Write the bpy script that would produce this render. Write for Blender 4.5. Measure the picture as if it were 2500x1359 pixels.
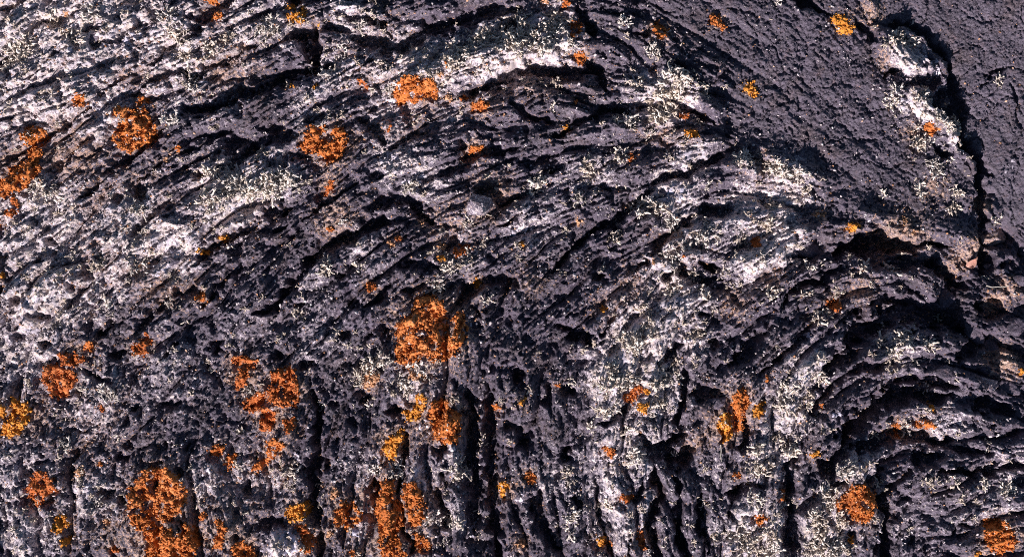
import bpy, math, random
import numpy as np

# ------------------------------------------------------------------ scene, camera, light
scene = bpy.context.scene
for o in list(bpy.data.objects):
    bpy.data.objects.remove(o)
COL = scene.collection
S = 0.0005                      # one unit of plan ("p") is half a millimetre; the view spans 2500 x 1359 p
CX, CY = 1250.0, 679.5
def W(x, y, h=0.0):
    return ((x - CX) * S, (CY - y) * S, h * S)

CAM_H = 3800.0
cam_d = bpy.data.cameras.new("camera")
cam = bpy.data.objects.new("camera", cam_d)
COL.objects.link(cam)
cam.location = (0, 0, CAM_H * S)
cam_d.sensor_width = 36.0
cam_d.lens = 36.0 * CAM_H / 2500.0
cam_d.clip_start = 0.01
cam_d.clip_end = 2000.0
scene.camera = cam

SUN_AZ = math.radians(62.0)     # the light runs towards the upper right of the picture
SUN_EL = math.radians(28.0)
world = bpy.data.worlds.new("World")
scene.world = world
world.use_nodes = True
wn = world.node_tree
wn.nodes.clear()
sky = wn.nodes.new("ShaderNodeTexSky")
sky.sky_type = 'NISHITA'
sky.sun_disc = False
sky.sun_elevation = SUN_EL
sky.altitude = 2500.0           # high, clear air over the lava field
sky.dust_density = 0.3
bg = wn.nodes.new("ShaderNodeBackground")
bg.inputs[1].default_value = 0.05
wo = wn.nodes.new("ShaderNodeOutputWorld")
wn.links.new(sky.outputs[0], bg.inputs[0])
wn.links.new(bg.outputs[0], wo.inputs[0])

sun_d = bpy.data.lights.new("sun", 'SUN')
sun_d.energy = 5.0
sun_d.angle = math.radians(0.53)
sun_d.color = (1.0, 0.915, 0.92)
sun = bpy.data.objects.new("sun", sun_d)
COL.objects.link(sun)
from mathutils import Vector
ldir = Vector((math.cos(SUN_AZ) * math.cos(SUN_EL), math.sin(SUN_AZ) * math.cos(SUN_EL), -math.sin(SUN_EL)))
sun.rotation_euler = ldir.to_track_quat('-Z', 'Y').to_euler()
# the sun stands opposite to where its light runs; sky rotation is measured from +Y towards +X
sky.sun_rotation = math.atan2(-ldir.x, -ldir.y)

scene.cycles.use_denoising = False
scene.cycles.filter_width = 1.0   # a sharp lens
vs = scene.view_settings
vs.view_transform = 'Standard'
vs.look = 'None'
vs.exposure = 0.74
vs.gamma = 1.0
vs.use_curve_mapping = False

# ------------------------------------------------------------------ helpers
def tag(o, label=None, cat=None, group=None, kind=None):
    if label: o["label"] = label
    if cat: o["category"] = cat
    if group: o["group"] = group
    if kind: o["kind"] = kind
    return o

def make_mesh(name, V, F, mats=(), attrs=None, smooth=True):
    """V (n,3) float, F list of index arrays (each (m,3) or (m,4))"""
    me = bpy.data.meshes.new(name)
    V = np.ascontiguousarray(V, dtype=np.float32)
    if not isinstance(F, (list, tuple)):
        F = [F]
    F = [np.asarray(f, dtype=np.int32) for f in F if len(f)]
    me.vertices.add(len(V))
    me.vertices.foreach_set("co", V.ravel())
    loops = np.concatenate([f.ravel() for f in F])
    sizes = np.concatenate([np.full(len(f), f.shape[1], dtype=np.int32) for f in F])
    starts = np.concatenate([[0], np.cumsum(sizes)[:-1]]).astype(np.int32)
    me.loops.add(len(loops))
    me.loops.foreach_set("vertex_index", loops)
    me.polygons.add(len(sizes))
    me.polygons.foreach_set("loop_start", starts)
    me.polygons.foreach_set("loop_total", sizes)
    if smooth:
        me.polygons.foreach_set("use_smooth", np.ones(len(sizes), dtype=bool))
    if attrs:
        for k, a in attrs.items():
            at = me.attributes.new(k, 'FLOAT', 'POINT')
            at.data.foreach_set("value", np.ascontiguousarray(a, dtype=np.float32).ravel())
    for m in mats:
        me.materials.append(m)
    me.update(calc_edges=True)
    return me

def add_obj(name, me, parent=None, loc=(0, 0, 0), rot=(0, 0, 0), sc=(1, 1, 1)):
    o = bpy.data.objects.new(name, me)
    COL.objects.link(o)
    o.location = loc
    o.rotation_euler = rot
    o.scale = sc
    if parent is not None:
        o.parent = parent
    return o

# gradient noise in plan units
_rng = np.random.RandomState(7)
_perm = _rng.permutation(4096).astype(np.int32)
_ang = _rng.rand(4096) * 2 * np.pi
_gx, _gy = np.cos(_ang).astype(np.float32), np.sin(_ang).astype(np.float32)
def pnoise(x, y, wl, seed=0):
    a_ = 0.6 + 1.7 * seed
    x, y = np.asarray(x, dtype=np.float32), np.asarray(y, dtype=np.float32)
    x, y = (x * math.cos(a_) - y * math.sin(a_)) / wl + 37.13 * seed + 1500, (x * math.sin(a_) + y * math.cos(a_)) / wl + 91.7 * seed + 1500
    xi = np.floor(x).astype(np.int32); yi = np.floor(y).astype(np.int32)
    fx = x - xi; fy = y - yi
    u = fx * fx * fx * (fx * (fx * 6 - 15) + 10); v = fy * fy * fy * (fy * (fy * 6 - 15) + 10)
    def g(ix, iy, dx, dy):
        h = _perm[(_perm[(ix + seed * 57) & 4095] + iy) & 4095]
        return _gx[h] * dx + _gy[h] * dy
    a = g(xi, yi, fx, fy); b = g(xi + 1, yi, fx - 1, fy)
    c = g(xi, yi + 1, fx, fy - 1); d = g(xi + 1, yi + 1, fx - 1, fy - 1)
    return ((a * (1 - u) + b * u) * (1 - v) + (c * (1 - u) + d * u) * v) * 1.5
def fbm(x, y, wl, octv=3, seed=0, gain=0.5):
    s = 0; a = 1
    for k in range(octv):
        s = s + a * pnoise(x, y, wl / 2 ** k, seed + k * 3)
        a *= gain
    return s
# ------------------------------------------------------------------ plan of the lava: directions, cracks, pits, ridges
# flow direction of the ropes: x, y, degrees (anticlockwise from right)
FLOW = [(80,60,30),(300,90,30),(550,80,28),(150,300,33),(350,300,32),(560,230,28),(60,560,42),(250,600,42),(450,560,36),(640,480,32),
 (100,800,52),(300,800,50),(500,720,45),(60,1000,75),(80,1250,100),(250,1050,72),(450,1000,68),(450,1250,88),(620,900,58),(680,1100,74),
 (700,600,40),(800,560,38),(800,760,45),(820,950,68),(820,1250,86),(950,520,32),(950,680,38),(980,900,66),(980,1200,90),(1080,1000,86),
 (850,60,14),(1050,80,16),(1000,180,22),(750,200,28),(750,380,26),(1000,380,22),(1200,30,14),(1250,150,22),(1250,330,14),(1400,230,-12),
 (1300,420,22),(1150,600,32),(1300,560,28),(1250,760,48),(1200,950,82),(1180,1200,91),(1320,1000,80),(1320,1250,98),(1450,480,26),(1450,680,40),
 (1450,850,58),(1470,1000,76),(1460,1250,104),(1560,330,14),(1650,420,18),(1600,560,34),(1600,720,46),(1600,880,60),(1620,1060,84),(1640,1260,106),
 (1720,280,-15),(1750,500,18),(1750,680,36),(1760,850,52),(1740,1020,80),(1730,1250,96),(1850,450,-8),(1880,600,32),(1880,760,40),(1880,900,54),
 (1870,1080,72),(1880,1280,84),(1980,380,-28),(2000,500,4),(2000,720,32),(2000,860,36),(2000,1030,56),(2000,1200,76),(2120,380,-36),(2150,520,-8),
 (2140,640,4),(2150,780,20),(2150,900,22),(2140,1000,32),(2100,1180,52),(2160,1300,80),(2260,380,-42),(2280,520,-18),(2280,680,-28),(2300,820,-20),
 (2260,960,4),(2260,1080,10),(2250,1200,24),(2350,1300,16),(2400,420,-62),(2400,620,-50),(2420,760,-30),(2420,960,-22),(2420,1120,-6),(2430,1250,8),
 (1550,60,-20),(1650,120,-40),(1800,120,-45),(1950,120,-50),(2050,250,-48),(1850,280,-40),(2250,100,-45),(2400,150,-60),(2450,350,-65)]

# cracks and shaded troughs: points, half width, depth
CR = [
([(0,33),(45,8),(60,0)],8,18),([(68,80),(100,50),(140,50),(188,32)],8,18),([(85,190),(112,162),(145,139),(172,117)],6,14),
([(203,81),(250,64)],7,16),([(250,105),(291,95),(325,68),(359,54)],8,18),([(457,47),(487,50),(528,24),(572,3)],12,34),
([(372,159),(406,129),(450,98),(487,85)],7,18),([(237,233),(271,210),(294,190),(342,173)],7,17),
([(325,230),(365,210),(400,190),(423,176),(474,183),(521,162),(582,135),(609,108),(640,91)],8,22),
([(359,254),(399,233),(437,220)],6,15),([(453,267),(491,271),(528,267),(555,260),(596,233),(640,216)],10,30),
([(203,267),(250,233)],6,14),([(0,416),(34,386),(68,362),(112,338),(149,315),(190,284),(217,264)],6,17),
([(0,301),(34,288)],7,14),([(118,416),(152,393),(190,365),(230,338)],8,19),
([(237,440),(264,413),(298,393),(325,376),(365,349),(386,332),(413,305)],9,24),([(332,440),(372,413),(403,393)],6,15),
([(437,376),(484,359),(528,332),(568,315)],7,17),([(568,335),(575,382)],24,32),([(535,416),(575,393),(609,369),(640,342)],12,32),
([(765,62),(768,100),(772,165)],13,42),([(620,223),(660,217),(698,190),(738,176),(772,166),(810,156)],10,32),
([(708,-10),(732,14)],9,26),([(776,64),(800,50),(823,37)],4,12),([(823,37),(864,41),(901,48),(931,61),(955,85)],7,20),
([(857,98),(901,91),(952,112),(992,98),(1036,71),(1087,68),(1128,47),(1178,34),(1229,27),(1260,20)],17,30),
([(864,196),(891,169),(918,149)],5,14),([(1148,232),(1178,214),(1212,200),(1250,186),(1301,172),(1342,180),(1392,176),(1430,170)],13,34),
([(620,359),(660,338),(705,325),(732,328)],12,26),([(749,298),(800,290)],9,20),([(874,288),(901,311),(925,332),(938,352)],9,22),
([(938,365),(965,345),(1006,338),(1040,325)],6,16),([(1121,342),(1128,365)],6,16),
([(1040,440),(1094,420),(1128,403),(1155,379),(1195,372),(1264,362)],10,26),([(654,403),(701,386),(752,380)],9,20),
([(1409,30),(1430,54),(1443,95)],16,32),([(1545,88),(1578,81),(1588,61)],6,16),([(1433,150),(1463,173),(1477,203),(1484,230)],11,26),
([(1240,244),(1281,271),(1314,291),(1355,301)],9,24),([(1352,335),(1382,325),(1399,298),(1430,298),(1477,271),(1511,261),(1545,281)],8,22),
([(1629,250),(1666,264),(1714,288),(1748,305)],10,30),([(1605,345),(1640,342),(1670,335)],5,14),
([(1602,450),(1622,430),(1673,420),(1714,399),(1761,386)],9,30),([(1274,399),(1325,389),(1365,382)],9,20),
([(1941,-5),(1975,10),(2002,27),(2022,36)],9,26),([(2090,45),(2127,81),(2144,105)],9,24),
([(2154,190),(2165,175),(2198,172)],8,24),([(2276,355),(2300,376),(2327,380)],9,24),
([(2347,325),(2368,372),(2391,399),(2398,426),(2398,467),(2401,518),(2408,562)],14,44),
([(2401,183),(2435,176),(2466,166)],6,14),([(2395,206),(2412,196)],5,12),([(2472,203),(2483,254),(2486,318)],4,9),
([(206,484),(233,457),(245,440)],8,20),([(338,490),(338,445)],12,24),([(271,494),(298,480)],5,14),
([(318,575),(345,555),(365,528),(389,504),(420,480)],7,19),([(406,528),(437,519)],5,14),
([(640,531),(602,555),(575,575),(541,589),(508,616),(487,643)],10,30),([(711,506),(688,511),(654,524),(640,531)],10,28),
([(440,694),(430,707),(399,738),(365,765),(338,805)],9,24),([(582,643),(555,670),(541,700),(514,731),(497,748)],9,24),
([(237,822),(264,802),(281,785)],6,17),([(162,768),(169,741),(193,710),(217,697)],7,18),
([(521,863),(528,822)],11,24),([(399,870),(437,836)],6,17),
([(742,538),(772,508),(816,484),(850,460),(870,450)],5,17),([(620,568),(671,558),(708,538)],5,14),
([(901,514),(925,497),(958,487),(992,491),(1026,518),(1053,538)],13,32),([(877,562),(914,541),(945,541)],15,32),
([(732,667),(755,633),(782,612),(823,589),(857,575),(884,562)],12,36),
([(620,771),(667,755),(688,727),(705,704),(732,667)],10,28),([(1155,463),(1195,470),(1229,485),(1260,480)],14,24),([(1226,555),(1260,528),(1274,521)],7,18),
([(1087,623),(1100,599),(1117,579)],6,16),([(985,653),(1009,643),(1046,653),(1087,643)],9,22),
([(891,748),(918,734),(941,711),(962,690)],6,20),([(992,711),(1019,700),(1043,683)],9,24),
([(1128,738),(1148,721),(1175,687),(1226,683),(1260,694)],14,30),([(1158,755),(1175,775)],6,16),
([(660,860),(690,872)],9,20),([(1440,572),(1460,555),(1497,545),(1518,521),(1545,497),(1578,467),(1595,460)],11,32),
([(1392,606),(1440,572)],9,24),([(1355,667),(1365,643),(1385,612)],8,22),([(1595,619),(1622,592),(1639,572),(1666,552),(1690,528)],12,32),
([(1565,660),(1588,640)],8,22),([(1622,684),(1639,667),(1663,653),(1673,677)],13,36),([(1707,640),(1724,653),(1754,650)],13,36),
([(1680,680),(1714,694),(1761,680)],9,24),([(1450,687),(1484,684)],8,20),([(1524,805),(1545,785),(1572,765)],7,20),
([(1470,815),(1484,785),(1504,771)],6,18),([(1389,832),(1430,819),(1457,836)],15,30),([(1352,795),(1392,805)],9,22),
([(1609,890),(1629,866),(1653,843),(1666,839)],10,30),([(1738,856),(1744,832)],11,26),
([(1781,893),(1809,866),(1836,836),(1880,795)],12,28),([(1490,866),(1507,836)],7,18),
([(2050,618),(2077,604),(2097,592),(2148,592),(2198,596),(2229,602)],15,56),([(2229,599),(2276,595),(2327,602)],5,26),
([(1921,629),(1972,632),(1998,612)],9,26),([(1911,738),(1928,714),(1962,694),(1995,684),(2022,667),(2063,650)],9,28),
([(2063,839),(2097,802),(2131,788),(2165,771),(2198,755),(2232,771),(2283,775),(2334,788),(2368,819)],20,40),
([(2148,731),(2198,738),(2260,745)],11,26),([(2388,748),(2415,755),(2435,752),(2462,752)],13,28),
([(2334,890),(2344,870),(2388,843),(2415,822)],12,28),([(1860,904),(1887,883),(1921,856),(1955,822),(1992,788)],9,26),
([(2009,904),(2050,880),(2097,856)],12,26),([(210,909),(237,919),(267,933)],7,20),([(298,1041),(311,1021),(332,1000)],6,18),
([(183,1183),(190,1143)],6,18),([(95,1254),(112,1318)],7,20),([(108,1232),(142,1209)],8,20),([(447,1140),(450,1170)],7,20),
([(443,1268),(447,1305)],6,20),([(782,1375),(779,1288),(764,1235),(758,1165),(768,1120),(782,1060),(775,1000),(750,955)],11,38),
([(799,1115),(796,1150)],8,22),([(914,1166),(914,1214)],7,30),([(972,1170),(977,1206)],6,30),([(992,1237),(996,1288),(1002,1350)],7,34),
([(985,1041),(989,1088),(985,1132)],8,32),([(945,1004),(979,1000)],11,24),([(1083,1078),(1083,1109)],8,24),([(1080,1153),(1077,1197),(1087,1288)],9,32),
([(1144,950),(1148,1017),(1158,1068),(1151,1129),(1161,1170),(1165,1305)],15,40),([(1195,950),(1202,1000),(1195,1068),(1202,1136),(1202,1220),(1215,1359)],15,40),
([(1257,933),(1270,899)],11,26),([(1342,990),(1345,943)],10,26),([(1375,1122),(1399,1095)],13,30),
([(1561,1061),(1585,1095),(1612,1105),(1646,1075),(1663,1061)],15,40),([(1612,1109),(1646,1122),(1693,1102)],15,40),
([(1653,1061),(1646,1028),(1673,967),(1673,899)],10,32),([(1605,1136),(1595,1170),(1609,1204),(1599,1237),(1582,1288),(1599,1322),(1609,1370)],13,38),
([(1646,1163),(1653,1220),(1666,1271),(1680,1370)],10,30),([(1555,1183),(1558,1224)],8,26),([(1775,1204),(1809,1193),(1846,1183)],13,32),
([(1815,1014),(1819,1075),(1822,1102)],9,28),([(1754,1034),(1758,1082)],5,18),([(1690,965),(1748,955)],15,28),([(1714,1204),(1714,1288),(1731,1339)],8,24),
([(1457,1170),(1457,1254),(1477,1305),(1497,1370)],6,22),([(1402,1204),(1416,1254)],6,20),
([(1318,1204),(1314,1271),(1338,1298),(1355,1332),(1375,1339)],15,32),([(1453,1031),(1484,1028),(1528,987)],9,24),
([(1781,1254),(1795,1281)],8,22),([(1531,1315),(1538,1370)],6,20),
([(2050,1116),(2070,1082),(2083,1048),(2110,1011),(2141,984),(2181,963),(2225,960),(2266,967),(2313,973)],17,42),([(2050,1116),(2029,1136),(2006,1156)],12,30),
([(2148,950),(2185,932),(2225,919),(2266,936),(2334,940)],11,26),([(2151,1180),(2154,1146),(2154,1116),(2175,1105)],6,20),
([(2232,1129),(2259,1116),(2293,1116)],12,28),([(2161,1237),(2175,1197),(2192,1176),(2219,1143)],7,22),
([(2168,1370),(2165,1305),(2171,1254),(2151,1224),(2165,1197)],14,44),([(1917,1237),(1928,1254),(1972,1231),(2002,1204)],12,28),
([(1928,1122),(1914,1187),(1921,1237)],9,28),([(2002,1149),(2005,1119)],8,22),([(2293,1149),(2334,1146),(2388,1149),(2442,1149),(2496,1132)],8,24),
([(2330,1302),(2344,1281),(2368,1285)],7,20),([(2195,1231),(2232,1217)],6,18),([(2410,600),(2425,640),(2400,665)],10,26),
([(2260,640),(2300,660),(2345,690),(2370,700)],10,28),([(2372,1000),(2420,985),(2470,1010)],13,24),([(1258,1040),(1290,1085)],14,26),([(2178,57),(2232,64),(2266,90),(2293,116),(2317,152)],9,26),([(2317,152),(2328,200),(2344,265),(2352,325)],11,32),([(2085,1135),(2115,1085),(2170,1058),(2240,1062),(2310,1085),(2400,1105)],9,26),([(1985,1010),(2030,940),(2100,895),(2180,890)],9,24)]

# pits: x, y, rx, ry, depth
PITS = [(733,82,30,22,44),(748,110,18,20,44),(237,104,14,16,26),(480,68,18,10,22),(484,426,16,12,22),(1246,61,22,18,30),(674,315,28,16,26),(925,432,18,12,20),
(1352,406,32,16,24),(1387,190,34,14,24),(1670,165,40,16,8),(2262,198,36,22,44),(2300,232,30,28,48),(2330,265,22,20,44),(474,714,24,14,24),(176,700,12,10,20),(217,667,12,10,20),
(91,640,12,9,20),(125,595,14,10,22),(85,535,12,9,20),(44,731,15,10,22),(98,771,22,14,26),(51,822,12,10,20),(115,832,20,12,24),(3,714,8,12,18),
(285,862,20,10,24),(864,744,20,14,26),(843,812,16,12,22),(950,812,16,22,26),(911,819,10,8,16),(698,707,11,9,18),(826,673,13,9,20),(735,744,13,9,20),(750,893,24,12,26),
(1750,515,46,18,40),(1720,770,13,9,20),(2130,612,80,16,50),(2205,642,46,16,40),(315,1088,13,10,22),(403,1078,10,10,20),(464,1092,8,14,20),(294,1115,12,8,20),
(179,1108,10,14,20),(423,987,18,12,24),(257,1197,12,10,20),(301,1217,16,14,26),(575,1302,11,13,22),(382,1185,6,14,24),(606,1187,11,14,22),(665,1280,34,20,28),
(890,973,12,8,18),(816,985,12,10,20),(857,1028,11,9,18),(1385,957,20,14,26),(1245,1035,18,14,26),(1775,1312,13,10,22),(1829,1258,10,12,20),
(1934,1305,24,44,40),(1945,1119,14,10,24),(1982,1017,13,10,20),(1999,946,12,12,20),(2050,1180,12,10,20),(2070,1305,12,12,22),(2461,650,9,9,24),
(1965,607,52,36,26),(2443,578,42,36,40),(2322,728,26,34,26),(2432,849,28,36,24),(1290,1082,18,14,24),(1600,1110,26,18,36),(2160,640,40,18,34),(68,1150,10,12,18)]

# swells and crests: points, half width, height
RG = [([(2160,112),(2200,118),(2240,130),(2300,178)],24,9),([(2180,228),(2255,262),(2315,325),(2370,410)],22,16),([(1560,212),(1635,196),(1690,226),(1748,288)],26,44),
([(1785,402),(1880,408),(1950,424),(2005,455)],26,24),([(1000,170),(1150,135),(1280,105),(1395,100)],38,34),([(1560,725),(1615,655),(1700,610),(1850,640),(1985,560)],24,26),
([(1555,935),(1540,860),(1600,780)],40,34),([(1050,810),(1080,850)],80,26),([(0,780),(200,650),(400,560),(620,470),(720,420)],60,26),([(60,300),(300,150),(600,20)],60,14),
([(1900,560),(2100,545),(2260,570),(2370,590)],28,30),([(2090,680),(2250,670)],26,16),([(2060,1030),(2190,1000),(2330,1030)],20,8),([(2150,880),(2240,850)],30,22),
([(420,1100),(400,1300)],50,18),([(950,1150),(950,1330)],26,18),([(1110,960),(1112,1320)],18,16),([(1480,930),(1520,1200),(1560,1340)],40,22),([(1260,980),(1260,1330)],30,14),
([(2080,1150),(2120,1240)],40,24),([(1850,1050),(1850,1330)],40,20),([(2050,790),(1960,880),(1930,1000)],30,20),([(680,910),(690,1050)],40,16),([(2250,1180),(2440,1200)],40,18),
([(720,330),(800,350),(870,330)],50,14),([(1620,340),(1730,350)],30,22),([(1680,385),(1740,375)],24,12),([(1130,480),(1180,520)],30,8),([(880,180),(1030,215)],30,14),([(690,1325),(725,1335)],30,30),([(2060,545),(2095,552)],24,10)]

# smooth slabs: outline, level
TONGUE = [(1600,-70),(2075,-70),(2120,60),(2165,210),(2330,380),(2390,450),(2390,560),(2250,560),(2060,500),(1980,440),(1840,345),(1775,300),(1790,170),(1730,110),(1640,50)]
FARSLAB = [(2110,-70),(2600,-70),(2600,560),(2470,560),(2425,500),(2350,320),(2310,170),(2240,70),(2150,60)]
CREVICE = [(2390,560),(2600,540),(2600,980),(2480,990),(2390,900),(2300,790),(2290,700),(2360,640)]

# how thick pale crust lies: x, y, reach, amount
CRUST = [(80,60,160,.78),(250,60,150,.70),(420,100,130,.60),(580,60,110,.5),(180,200,150,.55),(420,200,110,.42),(60,240,120,.62),(250,280,90,.55),(100,560,150,.62),(330,560,130,.62),(560,470,110,.80),
(680,430,70,.66),(430,600,90,.72),(110,720,130,.66),(250,700,100,.5),(60,860,110,.58),(40,1150,100,.5),(60,1300,110,.55),(230,1200,90,.5),(230,980,120,.42),(400,900,130,.36),(560,1160,100,.45),(480,1180,60,.5),
(680,60,80,.5),(850,40,80,.5),(980,160,110,.55),(820,190,80,.5),(1080,160,90,.66),(1220,120,90,.85),(1340,90,80,.82),(950,260,100,.5),(760,270,70,.45),(960,390,70,.55),(1040,440,70,.5),(1110,290,60,.45),
(1620,250,80,.68),(1560,200,50,.5),(1690,385,60,.5),(1450,420,80,.4),(1640,480,70,.6),(1700,560,80,.5),(1830,520,80,.66),(1900,500,70,.6),(1900,600,70,.66),(1820,650,60,.55),(1620,650,60,.55),(1650,730,80,.66),
(1560,830,90,.8),(1500,920,90,.82),(1600,960,80,.62),(1540,1080,90,.5),(1480,1150,110,.45),(1500,1260,110,.42),(1700,830,50,.55),(1960,900,70,.5),(1920,1000,80,.6),(1880,1120,70,.55),(1840,1300,100,.66),
(2020,1310,70,.62),(2010,1240,50,.6),(2100,1130,50,.5),(1950,480,60,.5),(2220,140,55,.75),(2240,260,60,.72),(2320,340,40,.5),(2290,400,40,.4),(1920,420,50,.65),(1820,390,30,.5),(2420,1200,90,.3),(2300,1040,70,.38),(2190,850,60,.4),
(1110,1260,60,.42),(1110,1120,50,.4),(700,1330,45,.95),(1530,925,34,1.0),(680,1180,60,.5),(880,1140,60,.42),(1000,930,60,.5),(780,820,90,.36),(760,700,70,.36),(900,620,70,.36),(1130,620,70,.4),(1300,560,80,.42),(1350,460,60,.35),(600,800,80,.3),
(880,1290,40,.5),(1030,1150,40,.6),(2470,1120,50,.4),(1500,720,60,.25),(1350,1180,60,.4),(1730,1150,50,.3),(2230,1280,80,.25),(2340,1260,60,.3),(600,640,60,.25),(520,250,80,.3),(960,480,60,.2)]
# brown and tan earthy spots: x, y, reach, amount
TAN = [(120,80,160,.45),(330,120,140,.42),(150,330,160,.4),(520,120,140,.36),(300,560,160,.42),(120,700,150,.36),(560,470,110,.42),(400,650,120,.34),(200,1000,160,.26),(300,1250,140,.26),(560,1200,120,.3),(2130,30,50,.36),(2160,150,40,.36),(2400,500,30,.42),(2385,600,40,.44),(2340,640,40,.36),
(2437,738,28,.52),(2470,700,40,.36),(2450,880,50,.4),(2320,290,30,.4),(2220,320,40,.4),(1880,500,80,.36),(1870,670,50,.32),(1790,740,50,.3),(1650,600,60,.34),(1620,300,80,.36),(1250,140,120,.36),(1000,200,120,.36),(900,120,120,.26),(1550,700,60,.36),(1500,760,70,.3),
(1200,480,80,.3),(1100,560,80,.28),(820,540,70,.3),(960,300,80,.36),(2200,560,80,.36),(2100,700,50,.3),(1300,680,60,.25),(680,1160,60,.3),(1690,1080,40,.35),(2280,460,60,.35),(1850,400,60,.3)]
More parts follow.
